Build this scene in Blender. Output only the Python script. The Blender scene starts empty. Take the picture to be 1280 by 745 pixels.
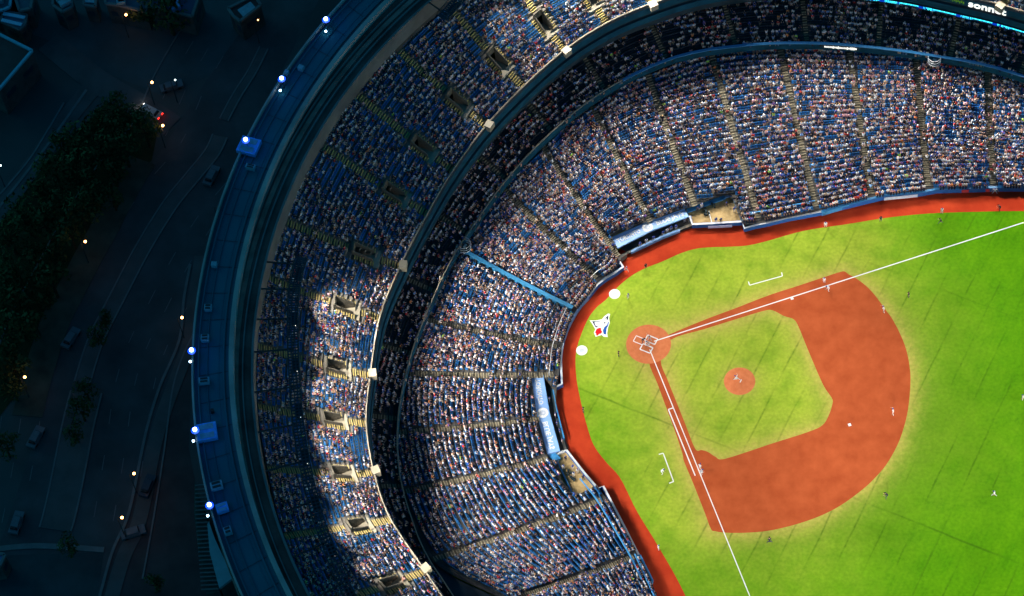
import bpy, bmesh, math, random
import numpy as np
from mathutils import Vector, Matrix
from mathutils.geometry import tessellate_polygon
rng = np.random.default_rng(7); random.seed(7)
S = bpy.context.scene; COL = S.collection

# ------------------------------------------------------------------ camera
FPX = 3529.5794
CAMLOC = np.array([20.51620144, -245.7186744, 432.68834138])
CR = np.array([0.99603601, 0.04516456, -0.07663177])
CU = np.array([0.0, 0.861506206, 0.507747040])
CD = np.array([-0.08895092, 0.50573434, -0.8580912])
cam = bpy.data.cameras.new('camera'); cam.lens = FPX / 1280 * 36; cam.sensor_width = 36
cam.clip_start = 1; cam.clip_end = 20000
co = bpy.data.objects.new('camera', cam); COL.objects.link(co)
m = Matrix.Identity(4)
for i in range(3): m[i][0], m[i][1], m[i][2], m[i][3] = CR[i], CU[i], -CD[i], CAMLOC[i]
co.matrix_world = m; S.camera = co

# ------------------------------------------------------------------ world, sun, exposure
W = bpy.data.worlds.new('World'); S.world = W; W.use_nodes = True
wn = W.node_tree; bg = wn.nodes['Background']
sky = wn.nodes.new('ShaderNodeTexSky'); sky.sky_type = 'NISHITA'; sky.sun_disc = False
SUN_EL, SUN_AZ = math.radians(9), math.radians(300)
sky.sun_elevation = SUN_EL; sky.sun_rotation = SUN_AZ; sky.ozone_density = 8.0; sky.altitude = 100
tn = wn.nodes.new('ShaderNodeMix'); tn.data_type = 'RGBA'; tn.blend_type = 'MULTIPLY'; tn.inputs[0].default_value = 1; tn.inputs[7].default_value = (.22, 1, .68, 1)   # the blue hour
wn.links.new(sky.outputs[0], tn.inputs[6]); wn.links.new(tn.outputs[2], bg.inputs[0]); bg.inputs[1].default_value = 0.15
sl = bpy.data.lights.new('dusk_sun', 'SUN'); sl.energy = 0.05; sl.angle = math.radians(20); sl.color = (.35, .7, 1)
so = bpy.data.objects.new('dusk_sun', sl); COL.objects.link(so)
so.rotation_euler = (math.radians(50), 0, math.radians(230))
S.view_settings.view_transform = 'Standard'; S.view_settings.look = 'None'
S.view_settings.exposure = 0.0; S.view_settings.gamma = 1.0
S.cycles.max_bounces = 5; S.cycles.diffuse_bounces = 2; S.cycles.glossy_bounces = 2
S.cycles.sample_clamp_indirect = 4; S.cycles.use_light_tree = True
FLOOD_W, FLOOD_COL = 2000 * 4 * math.pi * 4.1, (1, .95, .86)      # floodlight power per unit of weight

# ------------------------------------------------------------------ helpers
def at(u, v, z=0.0):
    """the point of the place at height z that the photograph shows at (u, v)"""
    D = CD + (u - 640) / FPX * CR + (372.5 - v) / FPX * CU
    t = (z - CAMLOC[2]) / D[2]
    return CAMLOC + t * D
def AT(pts, z=0.0): return np.array([at(u, v, z) for u, v in pts])
def link(name, me, parent=None, mats=()):
    o = bpy.data.objects.new(name, me); COL.objects.link(o)
    if parent is not None: o.parent = parent
    for mt in mats: me.materials.append(mt)
    return o
def tag(o, label=None, cat=None, group=None, kind=None):
    if label: o['label'] = label
    if cat: o['category'] = cat
    if group: o['group'] = group
    if kind: o['kind'] = kind
    return o
def empty(name, loc=(0, 0, 0), rz=0.0):
    o = bpy.data.objects.new(name, None); COL.objects.link(o); o.location = loc; o.rotation_euler.z = rz
    o.empty_display_size = .3
    return o
class MB:
    """collects faces; build() links them as ONE mesh object"""
    def __init__(s): s.v = []; s.f = []; s.m = []
    def face(s, pts, mi=0):
        n = len(s.v); s.v += [tuple(map(float, p)) for p in pts]; s.f.append(tuple(range(n, n + len(pts)))); s.m.append(mi)
    def prism(s, poly, z0, z1, mi=0, top_mi=None):
        a = [(p[0], p[1], z0) for p in poly]; b = [(p[0], p[1], z1) for p in poly]; k = len(poly)
        s.poly(b, mi if top_mi is None else top_mi); s.poly(a[::-1], mi)
        for i in range(k): s.face([a[i], a[(i + 1) % k], b[(i + 1) % k], b[i]], mi)
    def poly(s, pts, mi=0):
        if len(pts) <= 4: s.face(pts, mi); return
        n = len(s.v); s.v += [tuple(map(float, p)) for p in pts]
        for t in tessellate_polygon([[Vector(p) for p in pts]]):
            s.f.append(tuple(n + i for i in t)); s.m.append(mi)
    def box(s, c, size, rz=0.0, mi=0, taper=1.0):
        cx, cy, cz = c; x, y, z = [q / 2 for q in size]; ca, sa = math.cos(rz), math.sin(rz)
        P = []
        for k, (a, b, d) in enumerate([(-x, -y, -z), (x, -y, -z), (x, y, -z), (-x, y, -z), (-x, -y, z), (x, -y, z), (x, y, z), (-x, y, z)]):
            if k > 3: a *= taper; b *= taper
            P.append((cx + a * ca - b * sa, cy + a * sa + b * ca, cz + d))
        for q in ((3, 2, 1, 0), (4, 5, 6, 7), (0, 1, 5, 4), (1, 2, 6, 5), (2, 3, 7, 6), (3, 0, 4, 7)): s.face([P[i] for i in q], mi)
    def bar(s, a, b, w, h, mi=0):
        a = np.array(a, float); b = np.array(b, float); d = b - a; L = np.linalg.norm(d)
        if L < 1e-6: return
        d /= L; side = np.cross(d, [0, 0, 1.]);
        if np.linalg.norm(side) < 1e-3: side = np.array([1., 0, 0])
        side /= np.linalg.norm(side); up = np.cross(side, d)
        P = [q + sx * side * w / 2 + sz * up * h / 2 for q in (a, b) for sx, sz in ((-1, -1), (1, -1), (1, 1), (-1, 1))]
        for q in ((0, 1, 2, 3), (7, 6, 5, 4), (0, 4, 5, 1), (1, 5, 6, 2), (2, 6, 7, 3), (3, 7, 4, 0)): s.face([P[i] for i in q], mi)
    def tube(s, a, b, r0, r1, n=6, mi=0):
        a = np.array(a, float); b = np.array(b, float); d = b - a; d /= np.linalg.norm(d)
        e = np.cross(d, [0, 0, 1.]) if abs(d[2]) < .95 else np.array([1., 0, 0]); e /= np.linalg.norm(e); g = np.cross(d, e)
        A = [a + r0 * (math.cos(t) * e + math.sin(t) * g) for t in [2 * math.pi * i / n for i in range(n)]]
        B = [b + r1 * (math.cos(t) * e + math.sin(t) * g) for t in [2 * math.pi * i / n for i in range(n)]]
        for i in range(n): s.face([A[i], A[(i + 1) % n], B[(i + 1) % n], B[i]], mi)
        s.face(B, mi); s.face(A[::-1], mi)
    def disc(s, c, r, n=32, z0=0, z1=.01, mi=0):
        s.prism([(c[0] + r * math.cos(2 * math.pi * i / n), c[1] + r * math.sin(2 * math.pi * i / n)) for i in range(n)], z0, z1, mi)
    def build(s, name, mats, parent=None, smooth=False):
        me = bpy.data.meshes.new(name); me.from_pydata(s.v, [], s.f)
        mats = mats if isinstance(mats, (list, tuple)) else [mats]
        for q in mats: me.materials.append(q)
        if any(s.m): me.polygons.foreach_set('material_index', s.m)
        if smooth: me.polygons.foreach_set('use_smooth', [True] * len(s.f))
        me.update()
        return link(name, me, parent)

def mat(name, col, rough=.75, var=.12, scale=2.0, bump=.0, metal=0.0, emit=None, estr=1.0, detail=4, col2=None):
    mt = bpy.data.materials.new(name); mt.use_nodes = True; nt = mt.node_tree; b = nt.nodes['Principled BSDF']
    b.inputs['Roughness'].default_value = rough; b.inputs['Specular IOR Level'].default_value = .5 if rough < .62 else .12; b.inputs['Metallic'].default_value = metal
    tc = nt.nodes.new('ShaderNodeTexCoord'); nz = nt.nodes.new('ShaderNodeTexNoise')
    nz.inputs['Scale'].default_value = scale; nz.inputs['Detail'].default_value = detail; nz.inputs['Roughness'].default_value = .6
    nt.links.new(tc.outputs['Object'], nz.inputs['Vector'])
    mx = nt.nodes.new('ShaderNodeMix'); mx.data_type = 'RGBA'
    rp = nt.nodes.new('ShaderNodeMapRange'); rp.inputs[1].default_value = .3; rp.inputs[2].default_value = .7
    nt.links.new(nz.outputs[0], rp.inputs[0]); nt.links.new(rp.outputs[0], mx.inputs[0])
    lo = col2 or tuple(max(0, c * (1 - var)) for c in col); hi = col if col2 else tuple(min(1, c * (1 + var)) for c in col)
    mx.inputs[6].default_value = (*lo, 1); mx.inputs[7].default_value = (*hi, 1)
    nt.links.new(mx.outputs[2], b.inputs['Base Color'])
    if bump:
        bp = nt.nodes.new('ShaderNodeBump'); bp.inputs['Strength'].default_value = bump; bp.inputs['Distance'].default_value = .05
        nt.links.new(nz.outputs[0], bp.inputs['Height']); nt.links.new(bp.outputs[0], b.inputs['Normal'])
    if emit: b.inputs['Emission Color'].default_value = (*emit, 1); b.inputs['Emission Strength'].default_value = estr
    return mt
M = {}
M['concrete'] = mat('concrete', (.22, .20, .17), .85, .25, .8, .1)
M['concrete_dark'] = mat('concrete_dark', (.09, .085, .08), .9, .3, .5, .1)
M['step'] = mat('step_concrete', (.27, .22, .13), .85, .2, 3)
M['nosing_dull'] = mat('dull_nosing', (.36, .31, .2), .8, .2, 5); M['step_dull'] = mat('dull_step', (.17, .15, .115), .9, .3, 3)  # duller, greyer versions of the step and nosing colours
M['step_dark'] = mat('step_riser', (.10, .085, .06), .9, .2, 3)
M['nosing'] = mat('yellow_nosing', (.62, .48, .16), .7, .15, 6)
M['cream'] = mat('cream_panel', (.44, .38, .27), .6, .1, 2)
M['rail_white'] = mat('white_rail', (.75, .77, .8), .4, .08, 4)
M['rail_blue'] = mat('light_blue_rail', (.06, .30, .62), .4, .15, 3)
M['pad_blue'] = mat('blue_wall_padding', (.018, .13, .44), .5, .2, 1.5)
M['pad_light'] = mat('pale_blue_wall_padding', (.16, .36, .68), .5, .15, 1.5)
M['roof_blue'] = mat('pale_blue_roof', (.27, .46, .82), .5, .08, .7)
M['paint_white'] = mat('white_paint', (.8, .8, .78), .6, .06, 5)
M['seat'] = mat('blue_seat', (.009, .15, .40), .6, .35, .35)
M['seat_shaded'] = mat('shaded_seat', (.008, .022, .045), .6, .35, .35)  # blue seat with the middle tier's shade put into its colour
M['teal'] = mat('teal_fascia', (.008, .075, .13), .85, .3, .4)
M['teal_dark'] = mat('dark_teal_panel', (.004, .03, .05), .6, .3, .5)
M['steel'] = mat('dark_steel', (.03, .045, .05), .7, .3, 1.0)
M['rail_grey'] = mat('grey_rail', (.36, .32, .24), .5, .15, 2)
M['ring_roof'] = mat('ring_roof_membrane', (.022, .16, .205), .8, .3, .06, col2=(.012, .11, .15), detail=9)
M['ring_curb'] = mat('ring_curb', (.42, .36, .32), .7, .3, .12)
M['track_bed'] = mat('track_bed', (.13, .10, .085), .85, .5, .15)
M['track_brown'] = mat('track_ballast', (.28, .19, .15), .9, .4, .3)
M['steel_light'] = mat('light_steel', (.20, .19, .18), .7, .3, .15)
M['unit'] = mat('grey_unit', (.2, .35, .42), .5, .2, 1)
M['unit_blue'] = mat('blue_lit_unit', (.1, .38, .85), .5, .2, 1.5)  # blue light on these casings is put into the base colour
M['black'] = mat('black_rubber', (.012, .012, .015), .6, .3, 3)
M['tan'] = mat('tan_pit_floor', (.60, .43, .20), .9, .25, .8, col2=(.30, .19, .08))
M['asphalt'] = mat('asphalt', (.075, .078, .082), .9, .25, .15)
M['pave'] = mat('pavement', (.105, .10, .10), .9, .2, .2)
M['kerb'] = mat('kerb', (.17, .17, .17), .8, .15, .5)
M['mark'] = mat('road_marking', (.16, .16, .16), .7, .15, 1)
M['ground'] = mat('city_ground', (.07, .08, .08), .95, .35, .03)
M['leaf'] = mat('foliage', (.05, .075, .025), .8, .5, .5)
M['bark'] = mat('bark', (.06, .045, .03), .9, .3, 3)
M['skin'] = mat('skin', (.55, .30, .19), .6, .1, 5)

# ------------------------------------------------------------------ geometry data traced from the place
Z1F, Z1B, Z2F, Z2B, Z5F, Z5B, ZR = 1.3, 8.3, 11.0, 16.5, 23.0, 37.0, 40.0
A100 = [((830, 768), (715, 800)), ((797, 694), (652, 744)), ((758, 622), (561, 693)), ((709, 566), (520, 611)), ((697, 521), (502.5, 539.5)),
        ((699, 467), (505, 466)), ((700, 436), (538, 400)), ((718, 389), (578, 314)), ((749, 350), (640, 246)), ((780, 326), (690, 199)),
        ((824, 298), (745, 142)), ((877, 280), (815, 108)), ((950, 279), (893, 80)), ((1021, 264), (978, 74)), ((1090, 247), (1064, 78)),
        ((1160, 237), (1146, 82)), ((1242, 234), (1235, 98)), ((1325, 235), (1325, 120)), ((1410, 240), (1420, 150))]
IN100 = [(0, (830, 768)), (1, (797, 694)), (2, (758, 622)), (2.5, (733, 592)), (3, (709, 566)), (3.5, (702, 543)), (4, (697, 521)), (4.7, (694, 490)),
         (5, (699, 467)), (5.4, (700, 447)), (6, (701, 436)), (6.5, (709, 409)), (7, (719, 389)), (7.5, (734, 370)), (8, (749, 350)), (8.6, (765, 340)), (8.9, (773, 331)), (9, (774, 322)),
         (10, (824, 298)), (10.6, (851, 285)), (11, (877, 280)), (12, (950, 279)), (13, (1021, 264)), (14, (1090, 247)), (15, (1160, 237)), (16, (1242, 234)), (17, (1325, 235)), (18, (1410, 240))]
A500 = [((580, 790), (425, 830)), ((530, 715), (392, 760)), ((487, 650), (354, 670)), ((467, 592), (333, 586)), ((457.5, 530), (321, 508)), ((463, 470), (321, 432)), ((475, 398), (328, 345)),
        ((501, 334), (347, 272)), ((535, 268), (394, 176)), ((567, 214), (437, 110)), ((609, 158), (484, 50)), ((655, 110), (546, -8)), ((706, 65), (618, -58)),
        ((759, 31), (690, -95)), ((815, 7), (765, -122)), ((875, -12), (842, -140)), ((935, -22), (920, -152)), ((1000, -27), (1000, -158)), ((1065, -26), (1080, -156)),
        ((1130, -18), (1160, -148)), ((1192, -5), (1240, -132)), ((1252, 9), (1318, -112)), ((1315, 28), (1395, -85))]
RAIL200 = [(600, 800), (566, 744), (528, 688.5), (503, 615.7), (495.7, 573), (496, 522), (500, 497), (512.5, 442), (525, 409.5), (541, 371), (552.5, 346), (570, 311), (585, 291),
           (615, 246), (640, 214.7), (667.5, 184), (700, 155), (730, 128.7), (775, 100), (825, 76), (865, 63.7), (910, 57.5), (960, 52.5), (1027, 52.5), (1072, 56), (1120, 61), (1170, 69),
           (1225, 77.5), (1280, 94), (1340, 116), (1400, 142)]
CEN = np.array([36.0, -16.5])
RIN, RMID, ROUT = ((34.6, -19.2), 96.2), ((36.6, -17.0), 101.6), ((37.7, -17.0), 109.6)
def ringp(ring, ang, z, dr=0.0):
    (cx, cy), r = ring; return np.array([cx + (r + dr) * math.cos(ang), cy + (r + dr) * math.sin(ang), z])

def catmull(P, u):
    P = np.asarray(P); n = len(P); u = np.clip(np.asarray(u, float), 0, n - 1.0001); i = u.astype(int); t = (u - i)[..., None]
    g = lambda k: P[np.clip(k, 0, n - 1)]
    a, b, c, d = g(i - 1), g(i), g(i + 1), g(i + 2)
    return .5 * ((2 * b) + (-a + c) * t + (2 * a - 5 * b + 4 * c - d) * t ** 2 + (-a + 3 * b - 3 * c + d) * t ** 3)

class Deck:
    """a raked stand between an inner and an outer edge; u runs along it (whole numbers are aisles), w from front to back"""
    def __init__(s, fin, fout, nrow, zf, zb, curve, U):
        s.fin, s.fout, s.n, s.zf, s.zb, s.c, s.U = fin, fout, nrow, zf, zb, curve, U
    def xy(s, u, w):
        u = np.asarray(u, float); w = np.asarray(w, float)[..., None]
        return s.fin(u) * (1 - w) + s.fout(u) * w
    def zrow(s, k): w = k / s.n; return s.zf + (s.zb - s.zf) * ((1 - s.c) * w + s.c * w * w)

def clip_half(poly, a, b, keep_left):
    """part of poly (3-D points) on the left (or right) of the line a-b in plan"""
    out = []; n = len(poly)
    def sd(p):
        d = (b[0] - a[0]) * (p[1] - a[1]) - (b[1] - a[1]) * (p[0] - a[0]); return d if keep_left else -d
    for i in range(n):
        p, q = poly[i], poly[(i + 1) % n]; dp, dq = sd(p), sd(q)
        if dp >= 0: out.append(p)
        if (dp > 0 and dq < 0) or (dp < 0 and dq > 0):
            t = dp / (dp - dq); out.append(tuple(p[k] + t * (q[k] - p[k]) for k in range(len(p))))
    return out
def ccw(poly):
    A = sum(poly[i][0] * poly[(i + 1) % len(poly)][1] - poly[(i + 1) % len(poly)][0] * poly[i][1] for i in range(len(poly)))
    return list(poly) if A > 0 else list(poly)[::-1]
def subtract(poly, hole):
    res = []; rest = poly
    for i in range(len(hole)):
        a, b = hole[i], hole[(i + 1) % len(hole)]
        o = clip_half(rest, a, b, False)
        if len(o) >= 3: res.append(o)
        rest = clip_half(rest, a, b, True)
        if len(rest) < 3: break
    return res
def inside(P, hole, grow=0.0):
    P = np.asarray(P); ok = np.ones(len(P), bool)
    for i in range(len(hole)):
        a, b = np.array(hole[i][:2]), np.array(hole[(i + 1) % len(hole)][:2]); e = b - a; L = np.hypot(*e)
        ok &= ((e[0] * (P[:, 1] - a[1]) - e[1] * (P[:, 0] - a[0])) / L > -grow)
    return ok

def deck_mesh(D, name, parent, mats, holes=(), seg=1.1, zbase=0.0):
    mb = MB(); u0, u1 = D.U
    Ls = np.linalg.norm(np.diff(D.fin(np.linspace(u0, u1, 400)), axis=0), axis=1).sum()
    us = np.linspace(u0, u1, int(Ls / seg) + 2)
    hb = [(min(p[0] for p in h), max(p[0] for p in h), min(p[1] for p in h), max(p[1] for p in h)) for h in holes]
    g = D.xy(us[None, :] + 0 * np.arange(D.n + 1)[:, None], np.arange(D.n + 1)[:, None] / D.n + 0 * us[None, :])
    for k in range(D.n):
        z = D.zrow(k); zp = D.zrow(k - 1) if k else zbase
        for i in range(len(us) - 1):
            a, b, c, d = g[k, i], g[k, i + 1], g[k + 1, i + 1], g[k + 1, i]
            tr = [(*a, z), (*b, z), (*c, z), (*d, z)]; ri = [(*a, zp), (*b, zp), (*b, z), (*a, z)]
            near = [h for h, q in zip(holes, hb) if q[0] - 2 < a[0] < q[1] + 2 and q[2] - 2 < a[1] < q[3] + 2]
            if not near: mb.face(tr, 0); mb.face(ri, 1); continue
            for src, mi in ((tr, 0),):
                ps = [src]
                for h in near: ps = [r for p in ps for r in subtract(p, h)]
                for p in ps: mb.face(p, mi)
            mid = [((a[0] + b[0]) / 2, (a[1] + b[1]) / 2)]
            if not any(inside(mid, h)[0] for h in near): mb.face(ri, 1)
    return mb.build(name, mats, parent)

# ------------------------------------------------------------------ decks
in100u = np.array([q[0] for q in IN100]); in100p = AT([q[1] for q in IN100], Z1F)[:, :2]
out100 = AT([b for a, b in A100], Z1B)[:, :2]
_d = out100 - AT([a for a, b in A100], Z1F)[:, :2]; out100 = out100 + _d / np.linalg.norm(_d, axis=1)[:, None] * 3.0
def fin100(u):
    u = np.asarray(u, float); f = lambda q: np.stack([np.interp(q, in100u, in100p[:, 0]), np.interp(q, in100u, in100p[:, 1])], -1)
    return (f(u - .12) + f(u) + f(u + .12)) / 3
def fout100(u): return catmull(out100, u)
D1 = Deck(fin100, fout100, 32, Z1F, Z1B + 1.0, .35, (0.02, 17.9))
in500 = AT([a for a, b in A500], Z5F)[:, :2]; out500 = AT([b for a, b in A500], Z5B)[:, :2]
D5 = Deck(lambda u: catmull(in500, u), lambda u: catmull(out500, u), 23, Z5F, Z5B, .1, (0.02, 21.9))
r200 = AT(RAIL200, Z2F + 1.0)[:, :2]; _cum = np.r_[0, np.cumsum(np.linalg.norm(np.diff(r200, axis=0), axis=1))]
N2 = 17
def fin200(u):
    s_ = np.asarray(u, float) / N2 * _cum[-1]
    f = lambda q: np.stack([np.interp(q, _cum, r200[:, 0]), np.interp(q, _cum, r200[:, 1])], -1)
    return (f(s_ - 3) + f(s_) + f(s_ + 3)) / 3
def fout200(u):
    a = fin200(u); d = a - CEN; return a + d / np.linalg.norm(d, axis=-1)[..., None] * 13.5
D2 = Deck(fin200, fout200, 15, Z2F, Z2B, .1, (0.02, N2 - .02))

# dugouts and camera wells (plan polygons, seats and deck are cut out of them)
RZ = 1.7
DUG3_roof = [(765, 297), (803.7, 280), (855.8, 260.6), (861, 270.5), (815, 288), (772, 310)]
DUG1_roof = [(664.3, 471), (670.4, 516), (684.3, 567), (699.8, 563.8), (686.6, 516), (679, 469.6)]
WELL3 = [(861, 269), (865, 281), (927, 278), (915, 246), (905, 246), (858, 261)]
WELL1 = [(696, 568), (709, 562), (744, 607), (727, 616), (715, 617), (701, 599)]
def W2(pts, z): return [tuple(p[:2]) for p in AT(pts, z)]
holes100 = [ccw(W2(q, 1.8)) for q in (
    [(765, 297), (803.7, 280), (829, 296), (787, 316), (772, 316)], [(803.7, 280), (855.8, 260.6), (863, 284), (829, 296)],
    [(664.3, 471), (679, 469.6), (692, 486), (697, 517), (670.4, 516)], [(670.4, 516), (697, 517), (709, 562), (696, 575), (686, 575)],
    [(858, 261), (905, 245), (915, 246), (930, 283), (863, 284)], [(696, 568), (712, 561), (748, 608), (727, 616), (715, 617), (701, 599)])]

def near_aisle(D, u, w, aisles, half):
    P = D.xy(u, w); bad = np.zeros(len(P), bool)
    for i in aisles:
        k = np.abs(u - i) < .5
        Q = D.xy(np.full(k.sum(), float(i)), w[k]); bad[np.where(k)[0]] |= np.linalg.norm(P[k] - Q, axis=1) < half
    return bad
def seat_spots(D, pitch, aisles, half, holes, grow, rows=None):
    out = []
    for k in range(D.n) if rows is None else rows:
        w = (k + .45) / D.n; uu = np.linspace(*D.U, 3000); P = D.xy(uu, np.full(3000, w))
        s_ = np.r_[0, np.cumsum(np.linalg.norm(np.diff(P, axis=0), axis=1))]
        u = np.interp(np.arange(pitch / 2, s_[-1], pitch), s_, uu); ww = np.full(len(u), w)
        ok = ~near_aisle(D, u, ww, aisles, half); Q = D.xy(u, ww)
        for h in holes: ok &= ~inside(Q, h, grow)
        u, ww, Q = u[ok], ww[ok], Q[ok]
        t = D.xy(u + .01, ww) - D.xy(u - .01, ww); fwd = D.xy(u, ww - .05) - Q
        nrm = np.stack([-t[:, 1], t[:, 0]], -1); nrm *= np.sign((nrm * fwd).sum(1))[:, None]; nrm /= np.linalg.norm(nrm, axis=1)[:, None]
        out.append(np.c_[Q, np.full(len(Q), D.zrow(k)), nrm, u, np.full(len(Q), k)])
    return np.concatenate(out)
def instance_mesh(name, V, F, T, mats, parent=None, cols=None, colidx=None):
    """T rows: x y z nx ny (facing). V template with y forward. cols: per spot palette (n,k,3)"""
    V = np.asarray(V, float); n = len(T); nv = len(V)
    fx, fy = T[:, 3], T[:, 4]
    X = T[:, 0:1] + V[None, :, 0] * fy[:, None] + V[None, :, 1] * fx[:, None]
    Y = T[:, 1:2] - V[None, :, 0] * fx[:, None] + V[None, :, 1] * fy[:, None]
    Zc = T[:, 2:3] + V[None, :, 2] * (T[:, 5:6] if T.shape[1] > 5 else 1)
    allv = np.stack([X, Y, Zc], -1).reshape(-1, 3)
    fl = np.concatenate([np.asarray(f) for f in F]); ln = np.array([len(f) for f in F])
    loops = (fl[None, :] + (np.arange(n) * nv)[:, None]).ravel()
    tot = np.tile(ln, n); start = np.r_[0, np.cumsum(tot)[:-1]]
    me = bpy.data.meshes.new(name); me.vertices.add(n * nv); me.vertices.foreach_set('co', allv.ravel().astype(np.float32))
    me.loops.add(len(loops)); me.loops.foreach_set('vertex_index', loops.astype(np.int32))
    me.polygons.add(len(tot)); me.polygons.foreach_set('loop_start', start.astype(np.int32)); me.polygons.foreach_set('loop_total', tot.astype(np.int32))
    if cols is not None:
        c = cols[:, colidx, :].reshape(-1, 3); c = np.c_[c, np.ones(len(c))].astype(np.float32)
        a = me.color_attributes.new('tint', 'FLOAT_COLOR', 'POINT'); a.data.foreach_set('color', c.ravel())
    me.update(calc_edges=True)
    return link(name, me, parent, mats)
def boxv(x0, x1, y0, y1, z0, z1, tx=1.0, bottom=False):
    cx = (x0 + x1) / 2; a = (x1 - x0) / 2
    V = [(x0, y0, z0), (x1, y0, z0), (x1, y1, z0), (x0, y1, z0), (cx - a * tx, y0, z1), (cx + a * tx, y0, z1), (cx + a * tx, y1, z1), (cx - a * tx, y1, z1)]
    F = [(4, 5, 6, 7), (0, 1, 5, 4), (1, 2, 6, 5), (2, 3, 7, 6), (3, 0, 4, 7)]
    if bottom: F.append((3, 2, 1, 0))
    return V, F
def person_template(pose):
    V, F, C = [], [], []
    def add(vf, c):
        n = len(V); V.extend(vf[0]); F.extend([tuple(n + i for i in f) for f in vf[1]]); C.extend([c] * len(vf[0]))
    h = 0 if pose != 'stand' else .40
    lean = {'sit': 0, 'stand': 0, 'lean': .16, 'arms': 0}[pose]
    v, f = boxv(-.17, .17, -.12, .10, .42 + h, .98 + h, 1.28); v = [(a, b + lean * (1 if c > .9 + h else 0), c) for a, b, c in v]; add((v, f), 0)
    add(boxv(-.08, .08, -.10 + lean, .08 + lean, .98 + h, 1.16 + h, 1.1), 1)
    add(boxv(-.105, .105, -.13 + lean, .07 + lean, 1.13 + h, 1.27 + h, .72), 2)
    if pose == 'stand':
        add(boxv(-.16, -.02, -.10, .08, 0, .84, 1), 3); add(boxv(.02, .16, -.10, .08, 0, .84, 1), 3)
    else:
        add(boxv(-.17, -.02, .08, .50, .40, .54, 1), 3); add(boxv(.02, .17, .08, .50, .40, .54, 1), 3)
        add(boxv(-.15, .15, .42, .52, .02, .42, 1), 3)
    if pose == 'arms': add(boxv(-.27, -.18, -.05, .06, .9, 1.42, 1), 1); add(boxv(.18, .27, -.05, .06, .9, 1.42, 1), 1)
    else:
        for sx in (-1, 1):
            a, b = sorted((sx * .20, sx * .29)); add(boxv(a, b, -.06 + lean, .07 + lean, .66 + h, .94 + h, 1), 0)
            add(boxv(*sorted((sx * .14, sx * .25)), .06 + lean, .34 + lean, .60 + h, .68 + h, 1), 1)
    return V, F, np.array(C)
def tintmat(name, attr='tint', obj=False):
    mt = bpy.data.materials.new(name); mt.use_nodes = True; nt = mt.node_tree; b = nt.nodes['Principled BSDF']; b.inputs['Roughness'].default_value = .8
    if obj: n = nt.nodes.new('ShaderNodeObjectInfo'); src = n.outputs['Color']
    else: n = nt.nodes.new('ShaderNodeAttribute'); n.attribute_name = attr; src = n.outputs['Color']
    nz = nt.nodes.new('ShaderNodeTexNoise'); nz.inputs['Scale'].default_value = 6; tc = nt.nodes.new('ShaderNodeTexCoord'); nt.links.new(tc.outputs['Object'], nz.inputs['Vector'])
    mp = nt.nodes.new('ShaderNodeMapRange'); mp.inputs[3].default_value = .75; mp.inputs[4].default_value = 1.2; nt.links.new(nz.outputs[0], mp.inputs[0])
    mx = nt.nodes.new('ShaderNodeMix'); mx.data_type = 'RGBA'; mx.blend_type = 'MULTIPLY'; mx.inputs[0].default_value = 1
    nt.links.new(src, mx.inputs[6]); nt.links.new(mp.outputs[0], mx.inputs[7]); nt.links.new(mx.outputs[2], b.inputs['Base Color'])
    return mt
M['crowd'] = tintmat('crowd_clothes'); M['shirt'] = tintmat('shirt_cloth', obj=True)
SHIRT = {'white': (.80, .80, .82), 'pale grey': (.5, .5, .53), 'royal blue': (.02, .09, .42), 'navy': (.012, .022, .07), 'light blue': (.2, .42, .75), 'red': (.55, .02, .02),
         'pink': (.75, .38, .40), 'black': (.02, .02, .025), 'orange': (.75, .22, .05), 'beige': (.55, .43, .3), 'purple': (.18, .1, .4), 'lime green': (.35, .7, .1)}
SW = np.array([.29, .09, .14, .16, .07, .06, .09, .10, .025, .05, .02, .006]); SW /= SW.sum(); SN = list(SHIRT); SC = np.array([SHIRT[k] for k in SN])
HAIR = {'navy cap': (.012, .03, .12), 'white cap': (.85, .85, .85), 'dark hair': (.03, .02, .015), 'fair hair': (.45, .27, .12), 'royal blue cap': (.02, .1, .42), 'red cap': (.5, .02, .02)}
HW = np.array([.2, .16, .3, .16, .14, .04]); HN = list(HAIR); HC = np.array([HAIR[k] for k in HN])
SKN = np.array([(.72, .42, .30), (.62, .34, .22), (.80, .52, .40), (.26, .13, .08), (.5, .27, .16)]); PANT = np.array([(.02, .03, .07), (.03, .03, .03), (.3, .25, .18), (.08, .13, .25), (.62, .36, .25)])
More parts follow.
